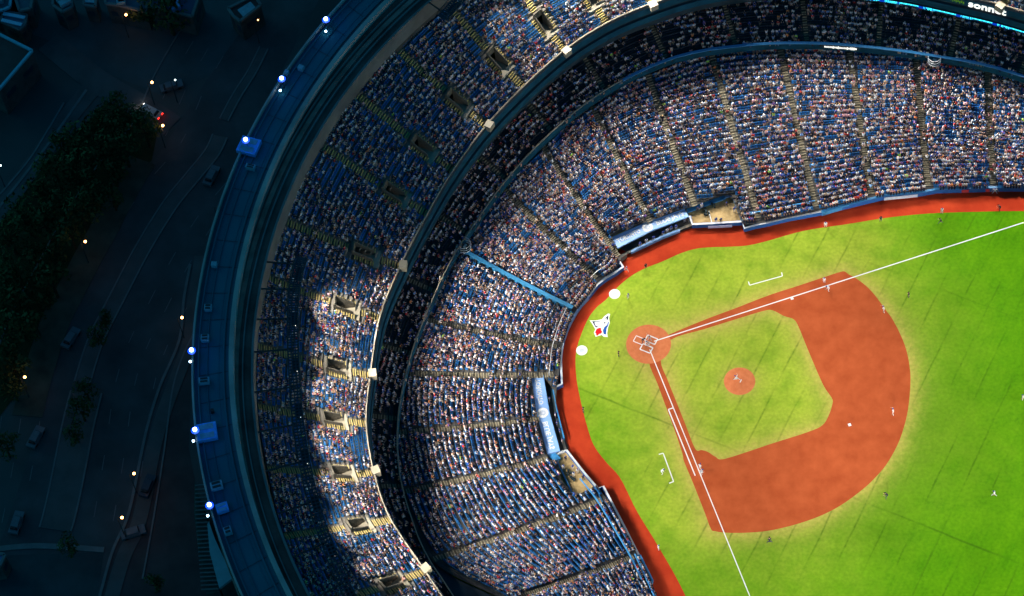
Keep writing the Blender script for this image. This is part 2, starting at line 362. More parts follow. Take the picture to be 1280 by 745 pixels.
def crowd(T, parent=None):
    """the mass of spectators at the given spots as one object"""
    n = len(T); pal = np.stack([SC[rng.choice(len(SC), n, p=SW)], SKN[rng.choice(5, n, p=[.35, .25, .25, .07, .08])], HC[rng.choice(len(HC), n, p=HW)], PANT[rng.choice(5, n, p=[.3, .2, .15, .2, .15])]], 1)
    pal *= rng.uniform(.6, 1.3, (n, 1, 1)); pal = np.clip(pal, 0, .88)
    kinds = rng.choice(4, n, p=[.62, .25, .05, .08]); obs = []
    for i, ps in enumerate(['sit', 'lean', 'stand', 'arms']):
        k = kinds == i; V, F, C = person_template(ps); T2 = T[k].copy()
        j = rng.normal(0, .09, (len(T2), 2)); T2[:, :2] += j
        a = rng.normal(0, .25, len(T2)); ca, sa = np.cos(a), np.sin(a); nx, ny = T2[:, 3].copy(), T2[:, 4].copy(); T2[:, 3] = nx * ca - ny * sa; T2[:, 4] = nx * sa + ny * ca
        T2 = np.c_[T2[:, :5], rng.uniform(.88, 1.08, len(T2))]
        obs.append(instance_mesh('crowd', V, F, T2, [M['crowd']], None, pal[k], C))
    # join the pose groups into one mesh
    base = obs[0]
    with bpy.context.temp_override(active_object=base, selected_objects=obs, selected_editable_objects=obs, object=base): bpy.ops.object.join()
    base.parent = parent; base['kind'] = 'stuff'; return base
def seats(T, parent, m_='seat'):
    V, F = boxv(-.21, .21, -.20, -.13, .42, .88, .92); v2, f2 = boxv(-.21, .21, -.13, .22, .36, .43, .95)
    F = F + [tuple(8 + i for i in f) for f in f2[:2] + [f2[3]]]; V = V + v2
    o = instance_mesh('seats', V, F, T[:, :5], [M[m_]], parent); o['kind'] = 'stuff'; return o
def occupancy(T, base, amp, lo=3.2, seed=0):
    """clumped full and empty seats"""
    r = np.random.default_rng(seed); x, y = T[:, 0], T[:, 1]; f = 0
    for k in range(14):
        a = r.uniform(0, 2 * np.pi); w = 2 * np.pi / r.uniform(lo, 16); f = f + np.sin(w * (x * np.cos(a) + y * np.sin(a)) + r.uniform(0, 6.28))
    # short runs of empty seats along a row
    run = np.sin(T[:, 5] * 61 + T[:, 6] * 2.7) + np.sin(T[:, 5] * 23 + T[:, 6] * 5.1)
    return r.random(len(T)) < np.clip(base + amp * f / 2.6 - .18 * (run > 1.1), .04, .985)

def rail(D, u0, u1, w, h, name, mats, parent, wd=.12, dz=0.0, n=None, hh=.12, posts=0):
    mb = MB(); n = n or max(2, int((u1 - u0) * 10)); us = np.linspace(u0, u1, n); P = D.xy(us, np.full(n, w)); k = int(w * D.n); z = D.zrow(max(k, 0)) + dz
    for i in range(n - 1): mb.bar((*P[i], z + h), (*P[i + 1], z + h), wd, hh)
    if posts:
        for i in range(0, n, posts): mb.bar((*P[i], z), (*P[i], z + h), .08, .08)
    return mb.build(name, mats, parent)

def aisle_stairs(D, u, w0, w1, width, parent, off=0.0, name='aisle_stairs', seg=2, holes=(), dull=False):
    """a flight of real half-height steps with a bright nosing, running up the rake"""
    mb = MB(); k0, k1 = int(round(w0 * D.n)), int(round(w1 * D.n))
    for k in range(k0, k1):
        for j in range(seg):
            wa, wb = (k + j / seg) / D.n, (k + (j + 1) / seg) / D.n
            a, b = D.xy([u, u], [wa, wb]); d = (b - a) / np.linalg.norm(b - a); s_ = np.array([-d[1], d[0]])
            a = a + s_ * off; b = b + s_ * off
            if any(inside([(a + b) / 2], h)[0] for h in holes): continue
            zb = D.zrow(k) + .02; z = zb + (D.zrow(k + 1) - D.zrow(k)) * j / seg
            q = a + d * .12; h_ = s_ * width / 2
            mb.prism([a - h_, q - h_, q + h_, a + h_][::1], zb - .1, z + .025, 2)
            mb.prism([q - h_, b - h_, b + h_, q + h_], zb - .1, z + .02, 0 if j % 2 == 0 else 1)
    return mb.build(name, [M['step_dull'], M['step_dark'], M['nosing_dull']] if dull else [M['step'], M['step_dark'], M['nosing']], parent)

# ------------------------------------------------------------------ ground and field
mb = MB(); mb.face([(-9000, -9000, -.35), (9000, -9000, -.35), (9000, 9000, -.35), (-9000, 9000, -.35)])
tag(mb.build('ground', M['ground']), kind='structure')

DIRT_OUT = [(822, 426), (838, 417.5), (880, 400), (920, 385), (960, 369.5), (1000, 356.5), (1030, 346.5), (1050, 340), (1056, 339.5), (1061, 343), (1071.4, 348.8), (1085, 359.5), (1096, 372), (1106, 386), (1115, 398),
            (1125, 417), (1132.5, 436), (1137, 458), (1138, 480), (1135, 512), (1129, 537), (1121, 558), (1108, 580.6), (1094, 597), (1078, 612), (1052, 631), (1025, 645), (993, 656), (960, 663.5),
            (930, 666), (906, 665.8), (894, 664), (888.6, 661), (881, 641), (870, 613), (863.5, 597), (854.8, 576), (853, 567), (842, 534), (833, 510), (822, 480), (811, 450)]
DIRT_IN = [(838, 425), (880, 411.5), (920, 399), (955, 388.5), (966, 388), (980, 395), (992, 399), (998, 408), (1007, 430), (1020, 461), (1030, 483), (1040, 498), (1040.5, 505), (1036, 519), (1028, 531.5), (1010, 540),
           (960, 556), (950, 559.5), (905, 573.8), (894.4, 571), (885, 565), (877, 562.5), (869, 561), (857, 531), (847, 506), (835, 476), (826, 450)]
GRASS = [(878, 790), (857, 745), (840.8, 713.6), (815.7, 671), (795.6, 638), (775.5, 598), (758, 578), (742.5, 557), (733.7, 532), (726, 502), (720.5, 472), (719.5, 447), (722, 432), (726, 419.5), (731, 407), (737.5, 394.5), (747, 383), (757.5, 374.5),
         (772.5, 358.5), (787.5, 346), (805, 336), (830, 326), (852.5, 316), (872.5, 310.5), (890, 309), (910, 308.5), (935, 306.7), (960, 301), (1005, 288.5), (1060, 280), (1110, 272), (1160, 267), (1210, 265), (1280, 264), (1360, 267), (1500, 280)]
def dist_poly(P, Q, closed=True):
    d = np.full(len(P), 1e9); n = len(Q)
    for i in range(n if closed else n - 1):
        a, b = Q[i], Q[(i + 1) % n]; e = b - a; t = np.clip(((P - a) @ e) / (e @ e), 0, 1); d = np.minimum(d, np.linalg.norm(P - a - t[:, None] * e, axis=1))
    return d
def smooth_closed(P, n=6):
    P = np.asarray(P); k = len(P); PP = np.concatenate([P[-2:], P, P[:3]]); u = np.arange(0, k, 1 / n) + 2; return catmull(PP, u)
dirt_out = smooth_closed(AT(DIRT_OUT)[:, :2], 4); dirt_in = smooth_closed(AT(DIRT_IN)[:, :2], 4)
def turf():
    st = .6; xs = np.arange(-32, 175, st); ys = np.arange(-120, 75, st); X, Y = np.meshgrid(xs, ys); P = np.stack([X.ravel(), Y.ravel()], -1)
    nx, ny = len(xs), len(ys); i = np.arange(nx * ny).reshape(ny, nx)
    F = np.stack([i[:-1, :-1].ravel(), i[:-1, 1:].ravel(), i[1:, 1:].ravel(), i[1:, :-1].ravel()], -1)
    me = bpy.data.meshes.new('turf'); me.vertices.add(len(P)); me.vertices.foreach_set('co', np.c_[P, np.zeros(len(P))].astype(np.float32).ravel())
    me.loops.add(F.size); me.loops.foreach_set('vertex_index', F.ravel().astype(np.int32)); me.polygons.add(len(F)); me.polygons.foreach_set('loop_start', (np.arange(len(F)) * 4).astype(np.int32)); me.polygons.foreach_set('loop_total', np.full(len(F), 4, np.int32))
    d = np.minimum(dist_poly(P, dirt_out), dist_poly(P, dirt_in)); dust = .85 * np.exp(-(d / 1.7) ** 1.3) + .26 * np.exp(-d / 6)
    mc = at(924.5, 476.5)[:2]; hc = at(810.7, 430)[:2]
    dust += .6 * np.exp(-(np.maximum(0, np.hypot(*(P - mc).T) - 2.8) / 1.4)) + .35 * np.exp(-(np.maximum(0, np.hypot(*(P - hc).T) - 4) / 2.5))
    yel = np.zeros(len(P))
    for (u, v, r, a) in [(860, 360, 9, .7), (930, 325, 11, .75), (990, 320, 9, .6), (900, 410, 9, .6), (960, 415, 8, .7), (790, 400, 6, .6), (765, 460, 5, .3), (930, 560, 8, .45), (850, 470, 5, .4), (870, 640, 5, .5), (800, 350, 7, .5),
                         (1020, 300, 8, .4), (850, 580, 6, .45), (905, 440, 6, .35), (1160, 400, 7, .25), (1080, 320, 8, .25), (1000, 520, 6, .5), (1200, 560, 9, .15), (1010, 690, 9, .2), (830, 320, 8, .45)]:
        c = at(u, v)[:2]; yel += a * np.exp(-((P - c) ** 2).sum(1) / (2 * r * r))
    base = .42 - .0085 * (P[:, 0] - 0) ; yel = np.clip(yel * 1.15 + np.clip(base, 0.02, .5) * .9, 0, 1)
    for nm, val in (('dust', dust), ('yellowed', yel)):
        a = me.attributes.new(nm, 'FLOAT', 'POINT'); a.data.foreach_set('value', np.clip(val, 0, 1).astype(np.float32))
    me.update(calc_edges=True)
    mt = bpy.data.materials.new('turf'); mt.use_nodes = True; nt = mt.node_tree; N = nt.nodes.new; L = nt.links.new; b = nt.nodes['Principled BSDF']; b.inputs['Roughness'].default_value = .95; b.inputs['Specular IOR Level'].default_value = .08
    tc = N('ShaderNodeTexCoord')
    def noise(sc, det=5, vec=None):
        n = N('ShaderNodeTexNoise'); n.inputs['Scale'].default_value = sc; n.inputs['Detail'].default_value = det; L(vec or tc.outputs['Object'], n.inputs['Vector']); return n.outputs[0]
    def mathn(op, a, bb=None, c=None):
        n = N('ShaderNodeMath'); n.operation = op
        for i, q in enumerate((a, bb, c)):
            if q is None: continue
            if isinstance(q, (int, float)): n.inputs[i].default_value = q
            else: L(q, n.inputs[i])
        return n.outputs[0]
    def mixc(f, a, bb, mode='MIX'):
        n = N('ShaderNodeMix'); n.data_type = 'RGBA'; n.blend_type = mode
        if isinstance(f, (int, float)): n.inputs[0].default_value = f
        else: L(f, n.inputs[0])
        for i, q in ((6, a), (7, bb)):
            if isinstance(q, tuple): n.inputs[i].default_value = (*q, 1)
            else: L(q, n.inputs[i])
        return n.outputs[2]
    def rng_(v, a, bb, c=0, d_=1):
        n = N('ShaderNodeMapRange'); L(v, n.inputs[0]); n.inputs[1].default_value = a; n.inputs[2].default_value = bb; n.inputs[3].default_value = c; n.inputs[4].default_value = d_; return n.outputs[0]
    e = at(1025, 341) - at(1055, 282); ang = math.atan2(e[1], e[0])
    mp = N('ShaderNodeMapping'); mp.inputs['Rotation'].default_value = (0, 0, -ang); L(tc.outputs['Object'], mp.inputs['Vector'])
    sx = N('ShaderNodeSeparateXYZ'); L(mp.outputs[0], sx.inputs[0])
    wob = mathn('MULTIPLY', mathn('SUBTRACT', noise(.12, 2), .5), .5)
    def seam(coord, pitch, width, phase):
        t = mathn('FRACT', mathn('DIVIDE', mathn('ADD', mathn('ADD', coord, wob), phase), pitch)); t = mathn('ABSOLUTE', mathn('SUBTRACT', t, .5)); return rng_(t, 0, width / pitch, 1, 0)
    s1 = seam(sx.outputs['Y'], 4.57, .26, 1.0); s1 = mathn('MULTIPLY', s1, mathn('MULTIPLY', rng_(noise(.07, 3), .42, .62, 0, 1), rng_(noise(.9, 3), .3, .6, .3, 1)))
    s2 = seam(sx.outputs['X'], 44, .30, 9.0); s2 = mathn('MULTIPLY', s2, rng_(noise(.05, 2), .42, .6, 0, 1))
    # nap of each roll differs a little
    roll = N('ShaderNodeTexWhiteNoise'); roll.noise_dimensions = '1D'; L(mathn('FLOOR', mathn('DIVIDE', mathn('ADD', sx.outputs['Y'], 3.285), 4.57)), roll.inputs['W'])
    sc = N('ShaderNodeCombineXYZ'); L(mathn('MULTIPLY', sx.outputs['X'], .12), sc.inputs[0]); L(mathn('MULTIPLY', sx.outputs['Y'], 1.6), sc.inputs[1])
    streak = noise(1.0, 4, sc.outputs[0])
    dk, md, ye = (.052, .225, .0008), (.102, .305, .002), (.30, .42, .03)
    c = mixc(rng_(noise(.25, 6), .3, .7), dk, md); c = mixc(mathn('MULTIPLY', rng_(streak, .35, .65), .5), c, md)
    c = mixc(mathn('MULTIPLY', roll.outputs['Value'], .25), c, dk)
    at2 = N('ShaderNodeAttribute'); at2.attribute_name = 'yellowed'; y = mathn('MULTIPLY', at2.outputs['Fac'], rng_(noise(.35, 7), .25, .65, .5, 1.2))
    c = mixc(y, c, ye)
    at1 = N('ShaderNodeAttribute'); at1.attribute_name = 'dust'; dd = mathn('MULTIPLY', at1.outputs['Fac'], rng_(noise(1.2, 6), .2, .7, .55, 1.1))
    c = mixc(dd, c, (.46, .40, .085)); sm = mathn('MAXIMUM', s1, s2)
    c = mixc(rng_(noise(.16, 9), .48, .70, 0, .32), c, (.06, .21, .002)); c = mixc(mathn('MULTIPLY', sm, .62), c, (.03, .10, .004)); c = mixc(1.0, c, mixc(rng_(noise(1.7, 10), .3, .7), (.84, .86, .84), (1.12, 1.10, 1.12)), 'MULTIPLY')
    L(c, b.inputs['Base Color']); bp = N('ShaderNodeBump'); bp.inputs['Strength'].default_value = .3; bp.inputs['Distance'].default_value = .03; L(noise(14, 4), bp.inputs['Height']); L(bp.outputs[0], b.inputs['Normal'])
    return tag(link('turf_field', me, None, [mt]), kind='structure')
turf()
def dirt_mat(name, c1, c2, sc=.35):
    mt = mat(name, c1, .95, .1, sc, .25, detail=9, col2=c2); return mt
M['dirt'] = dirt_mat('infield_clay', (.50, .105, .032), (.37, .066, .018)); M['dirt_home'] = dirt_mat('home_clay', (.66, .21, .085), (.56, .15, .055), 1.2)
M['track'] = dirt_mat('warning_track_clay', (.55, .058, .017), (.36, .026, .008), .22)
def sheet(name, loops, z, m_):
    bm = bmesh.new(); es = []
    for lp in loops:
        vs = [bm.verts.new((p[0], p[1], z)) for p in lp]; es += [bm.edges.new((vs[i], vs[(i + 1) % len(vs)])) for i in range(len(vs))]
    bmesh.ops.triangle_fill(bm, edges=es, use_beauty=True)
    for f in bm.faces:
        if f.normal.z < 0: f.normal_flip()
    me = bpy.data.meshes.new(name); bm.to_mesh(me); bm.free()
    return tag(link(name, me, None, [m_]), kind='structure')
sheet('infield_dirt', [dirt_out, dirt_in], .004, M['dirt'])
hc = at(810.7, 430.2); mc = at(924.5, 476.5)
sheet('home_plate_dirt', [[(hc[0] + 3.96 * math.cos(t), hc[1] + 3.96 * math.sin(t)) for t in np.linspace(0, 2 * math.pi, 49)[:-1]]], .009, M['dirt_home'])
bm = bmesh.new(); rr = [(2.74, .006), (2.2, .12), (1.5, .21), (.8, .25)]; prev = None
for r, z in rr:
    ring = [bm.verts.new((mc[0] + r * math.cos(t), mc[1] + r * math.sin(t), z)) for t in np.linspace(0, 2 * math.pi, 33)[:-1]]
    if prev:
        for i in range(32): bm.faces.new((prev[i], prev[(i + 1) % 32], ring[(i + 1) % 32], ring[i]))
    prev = ring
bm.faces.new(prev); me = bpy.data.meshes.new('pitchers_mound'); bm.to_mesh(me); bm.free(); tag(link('pitchers_mound', me, None, [M['dirt_home']]), kind='structure')
TOUT = [(820, 800), (775, 700), (735, 620), (697, 575), (683, 530), (678, 480), (690, 440), (697, 410), (712, 385), (745, 343), (765, 318), (800, 296), (850, 270), (900, 262), (960, 262), (1060, 245), (1150, 228), (1280, 224), (1380, 226), (1520, 238)]
g = catmull(AT(GRASS)[:, :2], np.linspace(0, len(GRASS) - 1.001, 160)); sheet('warning_track', [list(g) + list(AT(TOUT)[::-1, :2])], .004, M['track'])
# chalk
H0 = np.zeros(2); FD = np.array([0.3503004, -0.93663741]); TD = np.array([0.93663741, 0.3503004]); ft = .3048
def fp(a, b): return H0 + FD * a * ft + TD * b * ft          # feet toward first, feet toward third
def strip(mb, a, b, w, z=.016):
    a, b = np.array(a[:2]), np.array(b[:2]); d = (b - a) / np.linalg.norm(b - a); s_ = np.array([-d[1], d[0]]) * w / 2
    mb.prism([a - s_, b - s_, b + s_, a + s_], z - .006, z)
def line_struct(name, segs, w=.2, z=.016):
    mb = MB()
    for a, b in segs: strip(mb, a, b, w, z)
    return tag(mb.build(name, M['paint_white']), kind='structure')
line_struct('foul_line', [(fp(0, 4.2), fp(0, 330))], .19); line_struct('foul_line', [(fp(4.2, 0), fp(330, 0))], .17)
line_struct('runners_lane', [(fp(45, -3), fp(90, -3)), (fp(45, -3), fp(45, 0))], .2)
c45 = (FD + TD) / np.sqrt(2); p45 = (TD - FD) / np.sqrt(2)
def bp(fwd, side): return H0 + c45 * fwd * ft + p45 * side * ft
segs = []
for sgn in (-1, 1):
    x0, x1 = 1.2 * sgn, 5.2 * sgn; y0, y1 = -2.2, 4.2
    segs += [(bp(y0, x0), bp(y1, x0)), (bp(y0, x1), bp(y1, x1)), (bp(y0, x0), bp(y0, x1)), (bp(y1, x0), bp(y1, x1))]
line_struct('batters_box_lines', segs, .2, .02)
line_struct('catchers_box_lines', [(bp(-2.2, -2), bp(-8, -2)), (bp(-2.2, 2), bp(-8, 2)), (bp(-8, -2), bp(-8, 2))], .14, .018)
line_struct('coachs_box_lines', [(at(937, 356.5), at(978, 345)), (at(937, 356.5), at(935.5, 352)), (at(978, 345), at(977, 340.5))], .18)
line_struct('coachs_box_lines', [(at(829, 566.5), at(842, 602)), (at(829, 566.5), at(823.5, 568)), (at(842, 602), at(836.5, 604))], .18)
# plate, rubber, bases, on-deck circles, emblem
mb = MB(); mb.prism([bp(0, 0), bp(.7, .7), bp(1.42, .7), bp(1.42, -.7), bp(.7, -.7)], .012, .03); tag(mb.build('home_plate', M['paint_white']), 'white five-sided home plate in the dirt circle', 'home plate')
mb = MB(); q = mc[:2]; mb.box((q[0] + .2, q[1] - .1, .265), (.16, .6, .04), math.atan2(c45[1], c45[0])); tag(mb.build('pitching_rubber', M['paint_white']), 'white pitching rubber on top of the mound', 'pitching rubber')
for nm, p, lab in (('first', fp(88.8, 1.2), 'white square base beside the runner near the end of the double chalk lane'), ('second', at(1062, 531)[:2], 'white square base alone in the middle of the red infield dirt'), ('third', at(990, 373)[:2], 'white square base on the foul line above the grass diamond')):
    mb = MB(); mb.box((p[0], p[1], .06), (.5, .5, .11), math.atan2(TD[1], TD[0]), taper=.9); tag(mb.build('base', M['paint_white']), lab, 'base', 'bases of the diamond')
for p, lab in (((768.3, 367.5), 'white on-deck circle mat near the third-base dugout, beside a player'), ((727.3, 438), 'white on-deck circle mat at the edge of the warning track below the bird emblem')):
    c = at(*p); t = empty('on_deck_circle', (c[0], c[1], 0)); tag(t, lab, 'on-deck circle', 'on-deck circles')
    mb = MB(); mb.disc((0, 0), 1.0, 40, .01, .03); mb.build('mat', M['paint_white'], t)
    mb = MB(); mb.disc((0, 0), .42, 24, .03, .036); mb.build('emblem', mat('grey_print', (.55, .6, .66), .7), t)
def emblem():
    s_ = 1 / 16.56; to = lambda a, b, z: at(730 + a * s_, 385 + b * s_, z)
    lay = [('outline', [(115, 255), (250, 258), (370, 235), (420, 170), (500, 115), (540, 125), (520, 210), (535, 310), (500, 400), (480, 520), (490, 600), (400, 590), (370, 555), (240, 595), (205, 510), (235, 440), (170, 330)], .010, (.85, .9, .8)),
           ('beak_outline', [(165, 270), (250, 280), (370, 258), (345, 275), (215, 300), (245, 370), (295, 385), (245, 408), (205, 345)], .020, (.02, .03, .08)),
           ('crest', [(435, 215), (505, 150), (505, 190), (495, 245), (465, 245), (470, 205), (440, 225)], .020, (.02, .03, .08)),
           ('face', [(215, 300), (345, 275), (400, 240), (470, 255), (500, 300), (480, 350), (420, 390), (385, 460), (370, 420), (290, 395), (245, 370)], .016, (.82, .84, .9)),
           ('neck', [(495, 290), (515, 290), (500, 370), (470, 420), (455, 550), (410, 540), (390, 470), (420, 400), (480, 350)], .022, (.015, .09, .38)),
           ('maple_leaf', [(265, 430), (330, 410), (360, 425), (350, 450), (375, 490), (360, 530), (310, 540), (290, 570), (255, 570), (250, 530), (228, 505), (245, 470)], .022, (.75, .01, .015)),
           ('eye', [(415, 295), (430, 285), (445, 300), (440, 325), (420, 325)], .024, (.02, .02, .04))]
    c = to(340, 380, 0); t = empty('bird_emblem', (c[0], c[1], 0)); tag(t, 'painted blue bird head emblem with red maple leaf on the grass', 'emblem')
    for nm, P, z, colr in lay:
        mb = MB(); mb.prism(ccw([tuple((to(a, b, 0) - c)[:2]) for a, b in P]), z - .008, z); mb.build(nm, mat('print_' + nm, colr, .8, .1, 3), t)
emblem()

# ------------------------------------------------------------------ lower grandstand (field level)
T100 = tag(empty('lower_grandstand'), 'packed lower grandstand of blue seats curving behind home plate, right behind the field wall', 'grandstand')
deck_mesh(D1, 'terrace', T100, [M['concrete_dark'], M['concrete']], holes100)
AI1 = list(range(0, 19)); real_aisles1 = [i for i in AI1 if i != 7]
for i in real_aisles1:
    if i in (0, 18): continue
    aisle_stairs(D1, i, 0.04, 1.0, 1.0, T100, holes=holes100, dull=True)
S1 = seat_spots(D1, .50, AI1, .72, holes100, .35)
S1 = S1[(S1[:, 6] < 31)]
# the covered pale blue ramp that replaces aisle 7
mb = MB(); n = 16
for i in range(n):
    w0, w1 = i / n * .93 + .02, (i + 1) / n * .93 + .02; a, b = D1.xy([7, 7], [w0, w1]); mb.bar((*a, D1.zrow(w0 * D1.n) + .95), (*b, D1.zrow(w1 * D1.n) + .95), .72, .12)
    mb.box((*((a + b) / 2), D1.zrow(w0 * D1.n) + .45), (.7, .7, .9), 0)
ramp = mb.build('ramp_cover', mat('pale_blue_cover', (.04, .22, .42), .4, .15, 1), T100)
for (u0, u1, w, c) in [(4.98, 6.95, .125, 'steel'), (7.05, 8.9, .115, 'steel'), (4.98, 6.95, .055, 'rail_white'), (7.05, 8.9, .05, 'rail_white')]:
    rail(D1, u0, u1, w, .95, 'walkway_rail', M[c], T100, .16 if c == 'steel' else .10, posts=3)
rail(D1, .6, 2.42, .055, 1.0, 'walkway_rail', M['rail_blue'], T100, .25); rail(D1, .02, 1.0, .02, 1.0, 'walkway_rail', M['rail_blue'], T100, .22)
rail(D1, 11.85, 13.0, .05, .9, 'walkway_rail', M['rail_blue'], T100, .16, posts=3)
rail(D1, 0.1, 17.8, .985, 1.0, 'rear_rail', M['steel'], T100, .1)
for i in (3, 4, 6, 9, 10, 12):   # short handrails down the aisles
    mb = MB()
    for w in np.arange(.1, .95, .06): a, b = D1.xy([i, i], [w, w + .035]); mb.bar((*a, D1.zrow(w * D1.n) + .85), (*b, D1.zrow((w + .035) * D1.n) + .85), .06, .06)
    mb.build('handrail', M['steel'], T100)

# ------------------------------------------------------------------ middle grandstand
T200 = tag(empty('middle_grandstand'), 'shaded middle tier of seats under the upper deck, behind the thin curved balcony rail', 'grandstand')
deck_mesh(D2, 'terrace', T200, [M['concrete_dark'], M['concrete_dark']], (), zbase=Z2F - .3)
AI2 = [i + .5 for i in range(N2)]
for i in AI2: aisle_stairs(D2, i, .02, .98, .8, T200, dull=True)
S2 = seat_spots(D2, .52, AI2, .65, (), 0)
def swept(name, P, prof, mats, parent, closed=False, mi=None):
    """sweep a profile (outward offset, z) along plan points P"""
    P = np.asarray(P); t = np.gradient(P, axis=0); nn = np.stack([t[:, 1], -t[:, 0]], -1); nn /= np.linalg.norm(nn, axis=1)[:, None]
    if np.mean(((P - CEN) * nn).sum(1)) < 0: nn = -nn
    mb = MB(); k = len(prof)
    for i in range(len(P) - 1):
        A = [(*(P[i] + nn[i] * o), z) for o, z in prof]; B = [(*(P[i + 1] + nn[i + 1] * o), z) for o, z in prof]
        for j in range(k if closed else k - 1): mb.face([A[j], B[j], B[(j + 1) % k], A[(j + 1) % k]], 0 if mi is None else mi[j])
    return mb.build(name, mats, parent)
u2 = np.linspace(.02, N2 - .02, 260); P2 = D2.xy(u2, np.zeros(260))
swept('balcony_front', P2, [(0.02, Z2F + .9), (-.1, Z2F + .9), (-.1, Z2F - 1.1), (.1, Z2F - 1.4), (3.5, Z2F - 1.2)], [M['teal']], T200)
lt = (u2 < 8.6)   # the rail is pale concrete on the left half, teal on the right
swept('balcony_rail', P2[:150], [(0.04, Z2F + .9), (0.04, Z2F + 1.04), (-.16, Z2F + 1.04), (-.16, Z2F + .9)], [M['rail_grey']], T200, True)
swept('balcony_rail', P2[149:], [(0.10, Z2F + .9), (0.10, Z2F + 1.06), (-.42, Z2F + 1.06), (-.42, Z2F + .9)], [M['rail_blue']], T200, True)['label'] = 'blue balcony rail on the right half'
# wall of the concourse behind the lower stand
uu = np.linspace(.02, 17.9, 200); Q = D1.xy(uu, np.full(200, 1.0)); swept('concourse_wall', Q, [(0, Z1B), (3.2, Z1B), (3.2, Z2F - 1.2)], [M['teal_dark']], T100)

# ------------------------------------------------------------------ upper grandstand
T500 = tag(empty('upper_grandstand'), 'steep upper grandstand of blue seats between the roof ring and the dark middle tier', 'grandstand')
VU, VW0, VW1, VH = {}, .215, .38, .82
holes500, AI5 = [], list(range(1, 22))
def frame_at(D, u, w):
    a, b = D.xy([u, u], [w, w + .02]); d = (b - a) / np.linalg.norm(b - a); return a, d, np.array([-d[1], d[0]])
for i in AI5:
    a, d, s_ = frame_at(D5, i, VW0); b = D5.xy(i, VW1)
    holes500.append(ccw([tuple(a - s_ * VH), tuple(a + s_ * VH), tuple(b + s_ * VH), tuple(b - s_ * VH)]))
deck_mesh(D5, 'terrace', T500, [M['concrete'], M['concrete']], holes500, zbase=Z5F - .4)
for i in AI5:
    aisle_stairs(D5, i, 0, VW0 - .04, 1.3, T500); aisle_stairs(D5, i, VW1 + .05, 1.0, 1.2, T500)
    aisle_stairs(D5, i, VW0, VW1 + .02, .85, T500, off=VH + .45); aisle_stairs(D5, i, VW0, VW1 + .02, .85, T500, off=-VH - .45)
    a, d, s_ = frame_at(D5, i, VW0 - .04); a2 = D5.xy(i, VW0 + .01); b = D5.xy(i, VW1); kf = D5.zrow(round((VW0 - .02) * D5.n)) + .05; zt = D5.zrow(VW1 * D5.n + 1); hw = VH + .9
    mb = MB(); mb.prism([a - s_ * hw, a + s_ * hw, a2 + s_ * hw, a2 - s_ * hw], kf - .5, kf + .02)
    g0, g1 = a2 - s_ * VH, a2 + s_ * VH; mb.face([(*g0, kf), (*g1, kf), (*(b + s_ * VH), kf - .25), (*(b - s_ * VH), kf - .25)])
    mb.build('landing', M['cream'], T500)
    mb = MB(); th = .16
    for sg in (-1, 1):
        p0, p1 = a2 + s_ * sg * VH, b + s_ * sg * VH; q0, q1 = p0 + s_ * sg * th, p1 + s_ * sg * th
        lo, hi = D5.zrow(VW0 * D5.n) + 1.0, D5.zrow(VW1 * D5.n) + 1.0
        v = [(*p0, kf - 2), (*p1, kf - 2), (*p1, hi), (*p0, lo)]; w_ = [(*q0, kf - 2), (*q1, kf - 2), (*q1, hi), (*q0, lo)]
        mb.face(v); mb.face(w_[::-1]); mb.face([v[3], v[2], w_[2], w_[3]]); mb.face([v[0], v[3], w_[3], w_[0]])
    c0, c1 = b - s_ * (VH + th), b + s_ * (VH + th); dd = d * .3; mb.prism([c0, c1, c1 + dd, c0 + dd], kf + 2.3, zt + .7)
    mb.build('portal_wall', M['step_dull'], T500)
    mb = MB(); mb.prism([b - s_ * VH, b + s_ * VH, b + s_ * VH + d * 3, b - s_ * VH + d * 3], kf - .3, kf - .25); mb.face([(*(b + d * 3 - s_ * VH), kf - .3), (*(b + d * 3 + s_ * VH), kf - .3), (*(b + d * 3 + s_ * VH), kf + 2.4), (*(b + d * 3 - s_ * VH), kf + 2.4)])
    mb.build('tunnel', M['concrete_dark'], T500)
S5 = seat_spots(D5, .50, AI5, .85, [ccw([tuple(np.array(p) + 0) for p in h]) for h in holes500], 1.15)
u5 = np.linspace(.02, 21.95, 400); P5 = D5.xy(u5, np.zeros(400))
swept('front_parapet', P5, [(.0, Z5F - .4), (.0, Z5F + .95), (-.2, Z5F + .95), (-.2, Z5F - .4)], [mat('parapet', (.40, .35, .27), .7, .2, 1)], T500, True)
swept('fascia', P5, [(-.2, Z5F + .7), (-.45, Z5F + .3), (-.45, Z5F - 1.4), (-.1, Z5F - 1.5), (-.1, Z5F - 2.2), (-.5, Z5F - 2.3), (-.5, Z5F - 3.9), (0, Z5F - 4.0), (.2, Z5F - 6.2), (7, Z5F - 6.4)],
      [M['teal'], M['teal_dark']], T500, mi=[1, 0, 1, 1, 1, 0, 1, 1, 1])
for i in (1, 3, 5, 7, 10, 12, 14, 18, 21):
    a, d, s_ = frame_at(D5, i, 0); mb = MB(); c = a - d * .45; mb.prism([c - s_ * .75 - d * .65, c - s_ * .75 + d * .65, c + s_ * .75 + d * .65, c + s_ * .75 - d * .65][::-1], Z5F - .2, Z5F + 1.15)
    mb.build('front_box', M['cream'], T500)
rail(D5, .1, 21.8, .99, 1.0, 'rear_rail', M['steel'], T500, .1)
# the glazed suites under the upper deck
swept('suite_glass', D5.xy(u5, np.full(400, .4)), [(0, Z5F - 6.4), (0, Z2B - 1)], [M['teal_dark']], T500)

